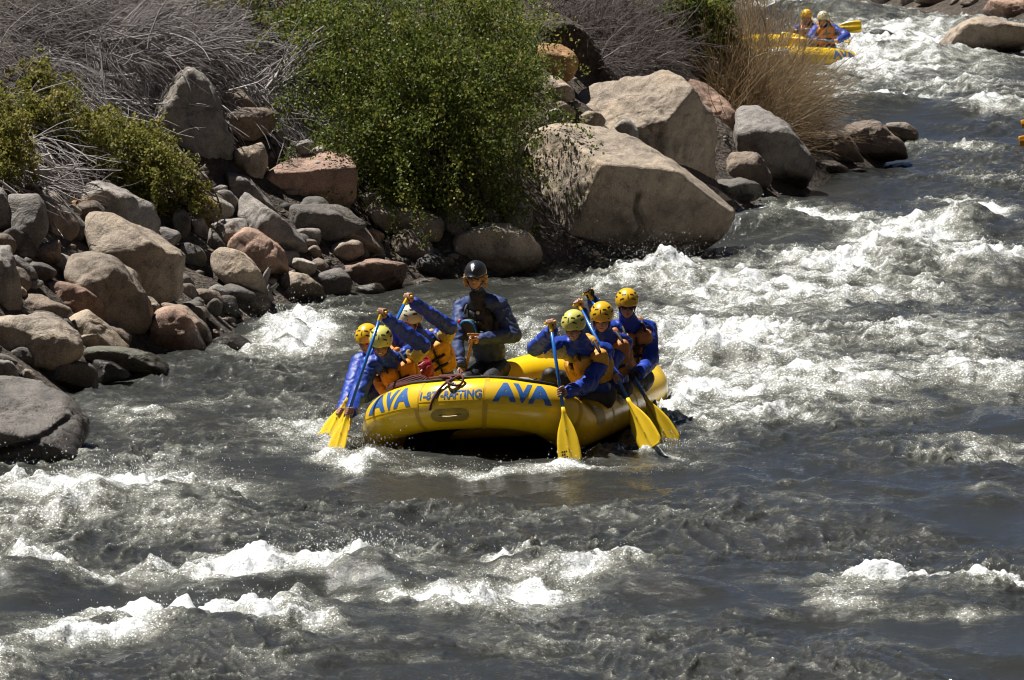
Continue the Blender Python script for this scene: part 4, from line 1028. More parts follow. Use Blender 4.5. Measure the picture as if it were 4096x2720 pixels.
    for sg in (-1, 1):
        mid = sb + sg * 0.58
        patch("decal_patch", mid - .30, mid + .30, A(4), A(64), 0.003, YELLOW_PATCH)
        lettering("AVA", mid, A(34), 0.48, 0.215, 0.045, 0.006)
    if not detail: return root
    patch("decal_patch", sb - .262, sb + .262, A(14), A(44), 0.003, YELLOW_PATCH)
    lettering("1-877-RAFTING", sb, A(29), 0.505, 0.085, 0.028, 0.006)
    # carry handle on its worn oval pad
    pad = patch("handle_pad", sb - .165, sb + .165, A(-36), A(-4), 0.004, YELLOW_OLD, 0.062)
    hp = R.surf(np.linspace(sb - .10, sb + .10, 12), np.full(12, A(-19)), 0.0) + (R.surf(np.full(12, sb), np.full(12, A(-19)), 1.0) - R.surf(np.full(12, sb), np.full(12, A(-19)), 0.0)) * (0.012 + 0.022 * np.sin(np.linspace(0, math.pi, 12)))[:, None]
    vv, ff = path_tube(hp, 0.007, 6); obj("carry_handle", vv, ff, simple("handle_tan", (0.62, 0.5, 0.2), 0.4), root)
    # ring pads with steel rings round the boat
    for s_ in (sb, sb + 1.42, sb + 2.35, sb + 3.2, sb - 1.42, sb - 2.35, sb - 3.2):
        p_ = patch("ring_pad", s_ - .085, s_ + .085, A(62) - .36 if s_ == sb else A(40) - .36, (A(62) if s_ == sb else A(40)) + .36, 0.004, YELLOW_PATCH if s_ == sb else YELLOW_OLD, 0.08)
        a_ = A(58) if s_ == sb else A(40)
        q = R.surf([s_], [a_], 0.02)[0]; t = R.surf([s_ + .05], [a_], 0.02)[0] - q; t /= np.linalg.norm(t)
        dn = R.surf([s_], [a_ - 0.2], 0.03)[0] - q; dn /= np.linalg.norm(dn)
        an = np.linspace(0, 2 * np.pi, 17)[:-1]
        vv, ff = path_tube(np.array([q + t * math.cos(x) * .032 + dn * (math.sin(x) * .026 + .02) for x in an]), 0.006, 6, True)
        obj("steel_ring", vv, ff, STEEL, root)
    # seams where the tube's panels meet
    for s_ in (sb - .285, sb + .285, sb - 1.08, sb + 1.08, sb + 2.0, sb - 2.0, sb + 2.9, sb - 2.9):
        patch("seam", s_ - .02, s_ + .02, A(-120), A(150), 0.0025, SEAM, nu=4, nv=40)
    # worn rubbing pads on the sides
    for sg in (1, -1):
        patch("worn_pad", sb + sg * 1.55 - .14, sb + sg * 1.55 + .14, A(-4), A(38), 0.0035, YELLOW_OLD, .03)
    # black safety line along the inside of the top
    ss = np.linspace(sb - 2.6, sb + 2.6, 90)
    lp = R.surf(ss, A(84) + 0.14 * np.sin((ss - sb) * 7.0), 0.012)
    vv, ff = path_tube(lp, 0.013, 6); obj("safety_line", vv, ff, BLACK_WEB, root)
    return root
RAFT = Raft(RAFT_C, RAFT_YAW)
build_raft("inflatable_raft", "yellow inflatable raft with blue lettering carrying seven people in the foreground", RAFT)
c2 = D(3170, 150, 96.0)
RAFT2 = Raft(c2[:2], math.radians(-6), zbase=-0.08, roll=-0.05, bow_kick=0.14, res=160)
build_raft("inflatable_raft", "distant yellow raft half hidden by the tan willow", RAFT2, detail=False)

# maroon rope: a coil lying on the bow and a tail that hangs over the lettering
rc = RAFT.surf([RAFT.s_bow - .62], [math.radians(95)], 0.03)[0]
root = empty("rope_coil", rc, "coiled maroon rope lying on the left of the bow", "rope")
pts = []
for k in range(5):
    for a in np.linspace(0, 2 * np.pi, 15)[:-1]:
        q = RAFT.surf([RAFT.s_bow - .62 + (0.30 - .015 * k) * math.cos(a)], [math.radians(100) + (0.26 - .02 * k) * math.sin(a)], 0.012 + 0.014 * k + 0.006 * math.sin(3 * a + k))[0]
        pts.append(q)
vv, ff = path_tube(spline(pts, 4 * len(pts)), 0.0115, 6); obj("coil", vv, ff, ROPE, root)
sb = RAFT.s_bow; Ar = math.radians
tl = [RAFT.surf([sb + a], [Ar(b)], c)[0] for a, b, c in [(-.30, 100, .03), (-.14, 92, .03), (-.07, 78, .04), (-.02, 66, .04), (-.06, 55, .03), (-.10, 42, .015), (-.135, 22, .014), (-.155, 8, .014), (-.165, -4, .014)]]
vv, ff = path_tube(spline(tl, 48), 0.0125, 6); obj("hanging_tail", vv, ff, ROPE, root)
kn = [RAFT.surf([sb + .02 + .075 * math.cos(a)], [Ar(62) + .26 * math.sin(a)], .035 + .02 * math.sin(2 * a))[0] for a in np.linspace(0, 4.2 * np.pi, 40)]
vv, ff = path_tube(np.array(kn), 0.0125, 6); obj("knot_loop", vv, ff, ROPE, root)
lp = [RAFT.surf([sb - .06 + .10 * math.cos(a)], [Ar(88) + .18 * math.sin(a)], .04)[0] for a in np.linspace(0, 2 * np.pi, 22)]
vv, ff = path_tube(np.array(lp), 0.0125, 6); obj("knot_loop", vv, ff, ROPE, root)
# gear lashed inside the bow
gp = D(2085, 1552, 47.25)
root = empty("strap_bundle", gp, "tangle of black straps and bright gear inside the bow", "straps")
rngs = np.random.default_rng(77)
for k in range(9):
    q = [gp + np.array([rngs.uniform(-.16, .2), rngs.uniform(-.12, .12), rngs.uniform(-.03, .09)]) for _ in range(5)]
    vv, ff = path_tube(spline(q, 20), 0.009, 6)
    obj("strap", vv, ff, [BLACK_WEB, BLACK_WEB, BLACK_WEB, simple("gear_white", (.45, .42, .40), .6), simple("gear_teal", (.03, .10, .16), .6)][k % 5], root)
# ================================================================== PEOPLE
SKIN = simple("skin", (0.46, 0.24, 0.17), 0.5, 0.12, 30.0, 0.05, from_obj=True)
CLOTH_BLUE = simple("jacket_blue", (0.014, 0.050, 0.36), 0.5, 0.25, 9.0, 0.2, 28.0, 0.45)
CLOTH_NAVY = simple("drysuit_navy", (0.03, 0.055, 0.18), 0.65, 0.25, 9.0, 0.2, 28.0)
CLOTH_GREY = simple("drysuit_grey", (0.03, 0.03, 0.038), 0.65, 0.2, 9.0, 0.2, 28.0)
CLOTH_BLACK = simple("neoprene_black", (0.012, 0.012, 0.013), 0.6, 0.2, 12.0, 0.2, 40.0)
PANEL_YELLOW = simple("jacket_panel_yellow", (0.62, 0.50, 0.14), 0.45, 0.15, 9.0, 0.2, 28.0)
VEST = simple("vest_nylon", (0.8, 0.3, 0.03), 0.6, 0.28, 12.0, 0.3, 60.0, from_obj=True, dirt=0.35)
SHELL = simple("helmet_shell", (0.8, 0.6, 0.05), 0.3, 0.08, 6.0, 0.0, from_obj=True, coat=0.2, dirt=0.12)
DARK = simple("helmet_dark", (0.012, 0.012, 0.012), 0.4, 0.1)
GLASS_DARK = simple("sunglass_lens", (0.006, 0.006, 0.008), 0.08, 0.05, bump=0)
HAIR_DARK = simple("hair_dark", (0.014, 0.010, 0.008), 0.5, 0.3, 60.0, 0.5, 120.0)
HAIR_FAIR = simple("hair_fair", (0.42, 0.24, 0.09), 0.5, 0.3, 60.0, 0.5, 120.0)
LIP = simple("lips", (0.26, 0.06, 0.05), 0.45, 0.1)
TEETH = simple("teeth", (0.75, 0.72, 0.66), 0.35, 0.05)
WHITE_PRINT = simple("white_print", (0.75, 0.75, 0.75), 0.5, 0.05)
POUCH_BLUE = simple("pouch_blue", (0.02, 0.24, 0.60), 0.5, 0.1)
RED_NYLON = simple("red_nylon", (0.36, 0.02, 0.03), 0.5, 0.2, 9.0, 0.2, 28.0)
SHAFT_BLUE = simple("shaft_blue", (0.014, 0.13, 0.46), 0.25, 0.08, 20.0, 0.02)
BLADE_YELLOW = simple("blade_yellow", (0.88, 0.58, 0.025), 0.28, 0.08, 9.0, 0.06, 25.0, dirt=0.1)
WOOD = simple("paddle_wood", (0.30, 0.13, 0.04), 0.45, 0.3, 30.0)

def unit(v): v = np.asarray(v, float); return v / (np.linalg.norm(v) + 1e-12)
_sph = {}
def sphere(nu=14, nv=9):
    if (nu, nv) not in _sph:
        v = [(0, 0, 1)] + [(math.sin(t) * math.cos(p), math.sin(t) * math.sin(p), math.cos(t)) for t in np.linspace(0, math.pi, nv + 1)[1:-1] for p in np.arange(nu) * 2 * math.pi / nu] + [(0, 0, -1)]
        f = [(0, 1 + k, 1 + (k + 1) % nu) for k in range(nu)]
        for r in range(nv - 2):
            for k in range(nu):
                a, b = 1 + r * nu + k, 1 + r * nu + (k + 1) % nu; f.append((a, a + nu, b + nu, b))
        last = len(v) - 1; o = 1 + (nv - 2) * nu
        f += [(last, o + (k + 1) % nu, o + k) for k in range(nu)]
        _sph[(nu, nv)] = (np.array(v), f)
    return _sph[(nu, nv)]
class Blob:
    """overlapping solid shapes that are fused into one smooth skin"""
    def __init__(s): s.v, s.f, s.n = [], [], 0
    def put(s, v, f): s.v.append(v); s.f += [tuple(i + s.n for i in q) for q in f]; s.n += len(v); return s
    def ell(s, c, basis, r, p=2.0):
        V, F = sphere()
        if p != 2.0: V = V / (np.abs(V) ** p).sum(1, keepdims=True) ** (1 / p)
        return s.put(np.asarray(c) + (V * np.asarray(r)) @ np.asarray(basis), F)       # basis rows = local axes
    def cone(s, a, b, ra, rb):
        a, b = np.asarray(a, float), np.asarray(b, float)
        z = unit(b - a); x = unit(np.cross(z, [0.31, 0.77, 0.55])); y = np.cross(z, x)
        V, F = sphere(); V = V.copy()
        top = V[:, 2] > 1e-6
        w = V @ np.stack([x, y, z])
        v = np.where(top[:, None], b + w * rb, a + w * ra)
        return s.put(v, F)
    def chain(s, pts, rad):
        for a, b, ra, rb in zip(pts[:-1], pts[1:], rad[:-1], rad[1:]): s.cone(a, b, ra, rb)
        return s
    def fuse(s, voxel, smooth=3):
        me = bpy.data.meshes.new("t"); me.from_pydata(np.vstack(s.v).tolist(), [], s.f); me.update()
        o = bpy.data.objects.new("t", me); COL.objects.link(o)
        m = o.modifiers.new("r", 'REMESH'); m.mode = 'VOXEL'; m.voxel_size = voxel
        if smooth: k = o.modifiers.new("s", 'SMOOTH'); k.factor = 0.5; k.iterations = smooth
        dg = bpy.context.evaluated_depsgraph_get(); e = o.evaluated_get(dg).to_mesh()
        n = len(e.vertices); v = np.empty(n * 3, np.float32); e.vertices.foreach_get("co", v)
        nr = np.empty(n * 3, np.float32); e.vertices.foreach_get("normal", nr)
        lt = np.empty(len(e.polygons), np.int32); e.polygons.foreach_get("loop_total", lt)
        li = np.empty(len(e.loops), np.int32); e.loops.foreach_get("vertex_index", li)
        o.evaluated_get(dg).to_mesh_clear()
        bpy.data.objects.remove(o); bpy.data.meshes.remove(me)
        if (lt == 4).all(): f = li.reshape(-1, 4)
        else:
            st = np.concatenate([[0], np.cumsum(lt)[:-1]]); f = [tuple(li[a:a + b]) for a, b in zip(st, lt)]
        return v.reshape(-1, 3).astype(float), f, nr.reshape(-1, 3).astype(float)
def merge(parts):
    V, F, n = [], [], 0
    for v, f, *_ in parts:
        V.append(v); F += [tuple(int(i) + n for i in q) for q in f]; n += len(v)
    return np.vstack(V), F
def creased(v, nr, amp, freq, seed):
    q = v * freq + seed
    w = 1 - np.abs(noise3(q * np.array([1, 1, 1.7]) + noise3(q * 0.5)[:, None] * 1.5)) * 2.2
    return v + nr * (amp * (w - 0.35) + amp * 0.4 * noise3(v * freq * 2.7 + seed))[:, None]

def hand_shapes(c, axis, toward, fine, r_s=0.017):
    """a hand closed round a shaft: c grip centre, axis along the shaft (thumb side), toward = unit vector from shaft to wrist"""
    a = unit(axis); w = unit(np.asarray(toward) - a * (np.asarray(toward) @ a)); q = np.cross(a, w)
    B = Blob()
    pos = lambda off, ang, rad: c + a * off + (w * math.cos(ang) + q * math.sin(ang)) * rad
    B.ell(c + w * (r_s + 0.024) - q * 0.010, np.stack([a, w, q]), (0.043, 0.018, 0.034), 3.0)      # palm
    B.ell(c + w * (r_s + 0.040) - q * 0.016, np.stack([a, w, q]), (0.034, 0.026, 0.024), 2.5)      # heel toward the wrist
    for off, ln in ((-0.033, 0.92), (-0.011, 1.0), (0.011, 1.06), (0.032, 1.0)):
        R0 = r_s + 0.012
        angs = [math.radians(t) for t in (22, 22 + 68 * ln, 22 + 135 * ln, 22 + 205 * ln)]
        B.chain([pos(off, angs[0], R0 + 0.012), pos(off * 0.98, angs[1], R0 + 0.005), pos(off * 0.96, angs[2], R0), pos(off * 0.94, angs[3], R0 - 0.002)], [0.0100, 0.0098, 0.0088, 0.0074])
    B.chain([pos(0.036, math.radians(-18), r_s + 0.022), pos(0.050, math.radians(-70), r_s + 0.016), pos(0.046, math.radians(-120), r_s + 0.012), pos(0.036, math.radians(-165), r_s + 0.011)], [0.014, 0.0125, 0.011, 0.009])
    return B, c + w * (r_s + 0.062) - q * 0.016

def person(label, J, helmet, vest=None, face=(0, -1, -0.2), skin=(0.42, 0.22, 0.15), jacket=CLOTH_BLUE, gloves=False, shades=False, smile=0, hair=None,
           vest_col=(0.80, 0.27, 0.025), grips=(), panel=None, guide=False, lo=False, seed=0, roll=0.0, group="rafters in the foreground raft"):
    """J: joints head neck chest pelvis, sl sr (shoulders, picture left and right), el er, hl hr (grip points), kl kr, al ar
       grips: ((key, shaft axis), ...) for hands that hold a shaft"""
    vx = 1.8 if lo else 1.0
    J = dict(J); J['chest'] = (J['sl'] + J['sr']) * .5 * .74 + J['pelvis'] * .26
    root = empty("person", J['pelvis'] - np.array([0, 0, 0.16]), label, "person", group)
    up = unit(J['neck'] - J['pelvis']); lat = unit(J['sr'] - J['sl']); lat = unit(lat - up * (lat @ up)); frt = np.cross(lat, up)   # lat to picture right, frt out of the chest
    if frt[1] > 0 and not guide: frt = -frt
    TB = np.stack([lat, frt, up])
    hf = unit(face); hr = unit(np.cross(hf, [0, 0, 1])); hu = np.cross(hr, hf)
    if roll: hr, hu = hr * math.cos(roll) + hu * math.sin(roll), hu * math.cos(roll) - hr * math.sin(roll)
    HB = np.stack([hr, hf, hu]); H = J['head']
    hp = lambda x, y, z: H + hr * x + hf * y + hu * z
    # --- head, neck and hands: the bare body
    B = Blob()
    B.ell(hp(0, -.012, .035), HB, (.076, .096, .088)).ell(hp(0, .022, -.035), HB, (.066, .076, .075), 2.3).ell(hp(0, .052, -.086), HB, (.036, .036, .026))
    B.cone(hp(0, .088, .022), hp(0, .108, -.020), .011, .0165).ell(hp(0, .082, .030), HB, (.055, .018, .014))
    for sx in (-1, 1): B.ell(hp(sx * .076, -.005, -.012), HB, (.010, .020, .030)).ell(hp(sx * .040, .070, -.022), HB, (.022, .020, .020))
    B.ell(hp(0, .084, -.050), HB, (.026, .014, .012))
    B.cone(hp(0, -.02, -.06), J['neck'] - up * 0.03, .056, .064)
    hv = B.fuse(.0072 * vx, 2)
    T = Blob()
    T.ell(J['chest'], TB, (.155, .105, .22)).ell(J['pelvis'], TB, (.15, .11, .13)).cone(J['neck'], J['chest'], .06, .09)
    wr = {}
    parts = [hv]; hands = []
    gd = dict(grips)
    for s in ('l', 'r'):
        hnd = J['h' + s]
        if s in gd:
            hb, wrist = hand_shapes(hnd, gd[s], J['e' + s] - hnd, True)
        else:
            dr = unit(hnd - J['e' + s]); hb = Blob(); wrist = hnd - dr * .07
            sd = unit(np.cross(dr, [0.2, 0.3, 1])); nn = np.cross(sd, dr)
            hb.ell(hnd - dr * .02, np.stack([sd, nn, dr]), (.042, .018, .05), 3)
            for k, off in enumerate((-.03, -.01, .011, .031)):
                b0 = hnd + sd * off + dr * .02; hb.chain([b0, b0 + dr * .035 - nn * .008, b0 + dr * .055 - nn * .026], [.0095, .009, .0075])
            hb.chain([hnd - dr * .04 + sd * .035, hnd - dr * .005 + sd * .06, hnd + dr * .02 + sd * .058], [.014, .012, .009])
        wr[s] = wrist
        fu = hb.fuse(.0055 * vx, 1); hands.append(fu)
        if not gloves: parts.append(fu)
        T.chain([J['s' + s], J['e' + s], wrist], [.05, .042, .030])
        T.chain([J['pelvis'] + lat * (.09 if s == 'r' else -.09), J['k' + s], J['a' + s]], [.085, .058, .042])
    parts.append(T.fuse(.028, 2))
    v, f = merge(parts); obj("body", v, f, SKIN, root, color=skin)
    if gloves:
        for fu in hands: obj("glove", fu[0] + fu[2] * .003, fu[1], CLOTH_BLACK, root)
    # --- trousers
    K = Blob(); K.ell(J['pelvis'], TB, (.185, .145, .15), 2.4)
    for s in ('l', 'r'):
        hip = J['pelvis'] + lat * (.095 if s == 'r' else -.095)
        K.chain([hip, J['k' + s], J['a' + s]], [.115, .080, .062]); K.ell(J['a' + s] + np.array([0, -.06, -.04]), np.eye(3), (.05, .12, .05))
    v, f, nr = K.fuse(.019 * vx, 3); v = creased(v, nr, .006, 14, seed); obj("trousers", v, f, CLOTH_BLACK, root)
    # --- jacket
    K = Blob(); K.ell(J['chest'] * .5 + J['pelvis'] * .5, TB, (.175, .126, .25), 2.6).ell(J['chest'], TB, (.175, .118, .19), 2.4)
    K.cone(J['neck'] - up * .04, hp(0, -.035, -.115), .098, .060 if guide else .078).ell((J['sl'] + J['sr']) / 2 - up * .05, TB, (.175, .105, .09), 2.4)
    for s in ('l', 'r'):
        cu = wr[s] + unit(J['e' + s] - wr[s]) * .035
        K.chain([J['neck'] - up * .045, J['neck'] * .45 + J['s' + s] * .55 - up * .022, J['s' + s] - up * .005, J['e' + s], cu], [.105, .102, .096, .084, .062])
    v, f, nr = K.fuse(.0145 * vx, 3); v = creased(v, nr, .0115, 9, seed + 3); obj("jacket", v, f, jacket, root)
    for s in ('l', 'r'):
        d_ = unit(J['e' + s] - wr[s]); vv, ff = path_tube(np.array([wr[s] + d_ * t for t in (-.012, .01, .04, .06)]), [.038, .044, .049, .05], 14)
        obj("cuff", vv, ff, CLOTH_BLACK, root)
    if panel:
        for s in panel:
            mid = J['s' + s] * .55 + J['e' + s] * .45; ax = unit(J['e' + s] - J['s' + s])
            dn = unit(np.array([0, 0, -1.0]) - ax * (-ax[2]))
            K = Blob(); K.cone(J['s' + s] * .75 + J['e' + s] * .25 + dn * .034, J['s' + s] * .12 + J['e' + s] * .88 + dn * .022, .098, .080).cone(J['s' + s] * .75 + J['e' + s] * .25 + dn * .05, J['s' + s] * .8 + J['pelvis'] * .2 + dn * .02, .07, .05)
            v, f, nr = K.fuse(.012, 3); obj("sleeve_panel", creased(v, nr, .009, 10, seed), f, PANEL_YELLOW, root)
    # --- life vest
    if vest != 'none':
        C0 = J['chest'] + up * .012
        K = Blob()
        if guide: K.ell(C0 + frt * .105 - up * .01, TB, (.175, .078, .19), 3.2)
        for sx in (-1, 1):
            if not guide: K.ell(C0 + lat * sx * .090 + frt * .148 + up * .092, TB, (.090, .060, .100), 3.4).ell(C0 + lat * sx * .094 + frt * .152 - up * .090, TB, (.097, .066, .100), 3.4)
            K.cone(C0 + lat * sx * .105 + frt * .10 + up * .15, C0 + lat * sx * .10 + up * .235, .035, .035).cone(C0 + lat * sx * .10 + up * .235, C0 + lat * sx * .10 - frt * .13 + up * .12, .035, .04)
            K.ell(C0 + lat * sx * .195 - up * .05, TB, (.04, .12, .12), 3.0)
        K.ell(C0 - frt * .145, TB, (.155, .055, .21), 3.4)
        v, f, nr = K.fuse(.0135 * vx, 2)
        vo = obj("life_vest", creased(v, nr, .005, 16, seed + 8), f, CLOTH_BLACK if guide else VEST, root, color=vest_col)
        for z in (.055, -.055):
            pts = [C0 + lat * x + frt * (.216 - .9 * x * x) + up * z for x in np.linspace(-.085, .085, 9)]
            vv, ff = path_tube(np.array(pts), .017, 6); obj("strap", vv, ff, BLACK_WEB, vo)
        vv, ff = path_tube(np.array([C0 + frt * (.200) + up * z for z in np.linspace(-.15, .16, 8)]), .010, 6); obj("zip", vv, ff, BLACK_WEB, vo)
        for sx in (-1, 1):
            pts = [C0 + lat * sx * x + frt * y + up * z for x, y, z in ((.105, .185, .15), (.105, .155, .20), (.102, .05, .232), (.10, -.05, .215))]
            vv, ff = path_tube(spline(pts, 14), .015, 6); obj("shoulder_strap", vv, ff, BLACK_WEB, vo)
        if not guide and not lo:
            vv, ff = path_tube(np.array([C0 + lat * .07 + frt * .218 - up * .06, C0 + lat * .12 + frt * .214 - up * .035]), .006, 4); obj("label_tag", vv, ff, WHITE_PRINT, vo)
    # --- face
    def dab(nm, c, r, mat, par=root):
        V, F = sphere(10, 6); obj(nm, np.asarray(c) + (V * np.asarray(r)) @ HB, F, mat, par)
    if shades:
        g = empty("sunglasses", hp(0, .1, .012)); g.parent = root; g.location = Vector((hp(0, .1, .012) - np.array(root.location)).tolist())
        for sx in (-1, 1):
            dab("lens", hp(sx * .034, .092, .014), (.031, .014, .020), GLASS_DARK, g)
            vv, ff = path_tube(np.array([hp(sx * .06, .085, .018), hp(sx * .078, .05, .016), hp(sx * .082, -.01, .012)]), .005, 5); obj("temple", vv, ff, DARK, g)
        vv, ff = path_tube(np.array([hp(-.02, .102, .018), hp(.02, .102, .018)]), .005, 5); obj("bridge", vv, ff, DARK, g)
    else:
        for sx in (-1, 1):
            dab("eye", hp(sx * .031, .0905, .012), (.014, .006, .006), DARK)
            vv, ff = path_tube(np.array([hp(sx * .016, .098, .030), hp(sx * .032, .097, .035), hp(sx * .048, .088, .031)]), .005, 5); obj("eyebrow", vv, ff, HAIR_DARK, root)
    dab("mouth", hp(0, .094, -.052), (.026 if smile else .020, .008, .011 if smile else .006), LIP)
    if smile: dab("teeth", hp(0, .0985, -.050), (.019, .005, .0055), TEETH)
    # --- hair
    K = Blob(); K.ell(hp(0, -.028, .010), HB, (.084, .090, .085)).ell(hp(0, -.06, -.055), HB, (.062, .045, .055))
    for sx in (-1, 1): K.cone(hp(sx * .078, .020, .03), hp(sx * .074, .008, -.035), .016, .012)
    if guide:
        rg = np.random.default_rng(4)
        for sx in (-1, 1):
            for _ in range(26): K.ell(hp(sx * rg.uniform(.084, .122), rg.uniform(-.06, .035), rg.uniform(-.10, .03)), HB, rg.uniform(.010, .017, 3))
    v, f, nr = K.fuse(.008 * vx, 1); obj("hair", v, f, HAIR_FAIR if guide else HAIR_DARK, root)
    # --- helmet
    nu, nv = 40, 14; vv = []
    rx, ry, rz = (.118, .142, .128) if not guide else (.116, .150, .128)
    def hsurf(az, t, lift=0.0):
        """az 0 = front, t 0 = crown .. 1 = rim"""
        rim = math.radians(91 if not guide else 92) + (math.radians(22) * smooth01((abs(math.sin(az)) - .5) / .5) if not guide else math.radians(8)) + math.radians(14) * (math.cos(az) < -0.3)
        th = t * rim
        k = 1 + lift
        bulge = 1.0 + 0.016 * math.cos(3 * az) * math.sin(th) + (.05 * max(0, math.cos(az)) ** 3 * smooth01((t - .85) / .15) if not guide else .28 * max(0, math.cos(az)) ** 5 * smooth01((t - .86) / .14))
        return hp(rx * k * math.sin(th) * math.sin(az) * bulge, ry * k * math.sin(th) * math.cos(az) * bulge - .005, .052 + rz * k * math.cos(th))
    for r in range(nv + 1):
        for k in range(nu): vv.append(hsurf(2 * math.pi * k / nu, r / nv))
    for r in range(nv, nv - 3, -1):
        for k in range(nu): vv.append(hsurf(2 * math.pi * k / nu, r / nv, -.055))
    ff = [(r * nu + k, (r + 1) * nu + k, (r + 1) * nu + (k + 1) % nu, r * nu + (k + 1) % nu) for r in range(nv + 3) for k in range(nu)]
    ho = obj("helmet", np.array(vv), ff, SHELL, root, color=helmet)
    slots = [] if guide else [(a, t, horiz) for a, t, horiz in ((0, .50, 0), (.55, .42, 1), (-.55, .42, 1), (.62, .66, 1), (-.62, .66, 1), (1.35, .38, 1), (-1.35, .38, 1), (1.45, .6, 1), (-1.45, .6, 1), (2.3, .5, 1), (-2.3, .5, 1), (math.pi, .5, 0))]
    if not lo or not guide:
        for a, t, hz in slots:
            w = .20 if hz else .05; hgt = .036 if hz else .11
            q = [hsurf(a + da * w / max(.5, math.sin(t * 1.7)) * .8, t + dt * hgt + (da * w * .10 * (1 if a > 0 else -1) if hz else 0), lf) for lf in (-.03, .008) for dt in (-1, 0, 1) for da in (-1, -.5, 0, .5, 1)]
            fq = [(15 + r_ * 5 + c_, 16 + r_ * 5 + c_, 21 + r_ * 5 + c_, 20 + r_ * 5 + c_) for r_ in (0, 1) for c_ in range(4)]
            fq += [(c_, c_ + 1, c_ + 16, c_ + 15) for c_ in range(4)] + [(11 + c_, 10 + c_, 25 + c_, 26 + c_) for c_ in range(4)] + [(0, 15, 20, 5), (5, 20, 25, 10), (4, 9, 24, 19), (9, 14, 29, 24)]
            obj("vent", np.array(q), fq, DARK, ho, smooth=False)
        for sx in (-1, 1):
            if not guide: 
                V, F = sphere(8, 5)
                for a, t in ((.75, .86), (1.9, .8)): obj("rivet", hsurf(sx * a, t, .01) + V * .006, F, DARK, ho)
    for sx in (-1, 1):
        pts = [hp(sx * .090, .01, .0), hp(sx * .072, .025, -.055), hp(sx * .036, .050, -.100), hp(0, .060, -.108)]
        vv, ff = path_tube(spline(pts, 12), .006, 5); obj("chin_strap", vv, ff, BLACK_WEB, ho)
    if guide:
        q0, q1 = .22, .0
        dia = [hsurf(a, t, .012) for a, t in ((0, .30), (.20, .43), (.14, .50), (.20, .56), (0, .72), (-.20, .56), (-.14, .50), (-.20, .43))]
        c = hsurf(0, .5, .03); obj("emblem", np.array(dia + [c]), [(k, (k + 1) % 8, 8) for k in range(8)], WHITE_PRINT, ho, smooth=False)
    return root, TB, hp, wr

def paddle(label, T, tip, width_dir, blade_mat=None, shaft_mat=None, grip_mat=None, blade_len=0.53, half=0.121, group="paddles", mark=False):
    T, tip = np.asarray(T, float), np.asarray(tip, float)
    a = unit(tip - T); w = unit(np.asarray(width_dir, float) - a * (np.asarray(width_dir, float) @ a)); n = np.cross(a, w)
    root = empty("paddle", tip, label, "paddle", group)
    thr = tip - a * blade_len
    vv, ff = path_tube(np.array([T + a * .015, T * .5 + thr * .5, thr + a * .03]), .0165, 14); obj("shaft", vv, ff, shaft_mat or SHAFT_BLUE, root)
    B = Blob(); B.cone(T - w * .052, T + w * .052, .0155, .0155).cone(T, T + a * .09, .017, .0195)
    v, f, nr = B.fuse(.005, 2); obj("grip", v, f, grip_mat or BLADE_YELLOW, root)
    prof = [(-.10, .020, .020), (0, .022, .022), (.08, .034, .021), (.18, .058, .019), (.32, .086, .017), (.5, half * .90, .014), (.7, half * .985, .011), (.88, half, .008), (.95, half * .97, .006), (.985, half * .86, .005), (1.0, half * .66, .004)]
    us = np.array([-1, -.75, -.45, -.2, -.09, 0, .09, .2, .45, .75, 1.0]); vs = []
    for t, hw, rid in prof:
        for side in (1, -1):
            for u in us:
                th = .0045 + (rid) * math.exp(-(u * hw / .016) ** 2)
                if abs(u) > .95: th = .002
                camb = .012 * u * u * smooth01(t * 2)
                vs.append(thr + a * (t * blade_len) + w * (u * hw) + n * (side * th + camb))
    m = len(us); ff = []
    for r in range(len(prof) - 1):
        o, o2 = r * 2 * m, (r + 1) * 2 * m
        for k in range(m - 1):
            ff.append((o + k, o + k + 1, o2 + k + 1, o2 + k)); ff.append((o + m + k + 1, o + m + k, o2 + m + k, o2 + m + k + 1))
        ff.append((o, o2, o2 + m, o + m)); ff.append((o + m - 1, o + 2 * m - 1, o2 + 2 * m - 1, o2 + m - 1))
    for o, q in ((0, 0), ((len(prof) - 1) * 2 * m, 1)):
        for k in range(m - 1): ff.append((o + k, o + m + k, o + m + k + 1, o + k + 1) if q == 0 else (o + k, o + k + 1, o + m + k + 1, o + m + k))
    bo = obj("blade", np.array(vs), ff, blade_mat or BLADE_YELLOW, root)
    V, F = sphere(8, 5); sg = 1 if n[1] < 0 else -1
    for t in (.33, .66): obj("rivet", thr + a * (t * blade_len) + n * sg * .022 + V * .006, F, STEEL, bo)
    if mark:
        for k in range(5):
            for j in range(3):
                x0 = (-1 if w[0] > 0 else 1) * (.028 + .022 * j); t0 = .70 + .052 * k
                if (k * 3 + j) % 5 == 3: continue
                q = [thr + a * ((t0 + dt) * blade_len) + w * (x0 + dx) + n * sg * (.0062 + .0126 * (x0 / half) ** 2 * sg * -1 * 0 + .012 * (x0 / half) ** 2 * sg) for dt, dx in ((0, -.009), (0, .009), (.034, .006), (.034, -.009))]
                obj("worn_print", np.array(q), [(0, 1, 2, 3)], DARK, bo, smooth=False)
    return root, a, w

def JJ(**k): return {n: D(*p) for n, p in k.items()}
YEL, LIME, WHT, BLK = (.80, .47, .012), (.66, .62, .14), (.66, .63, .42), (.02, .022, .026)
OR1, OR2, OR3 = (.80, .27, .02), (.78, .38, .035), (.52, .20, .05)

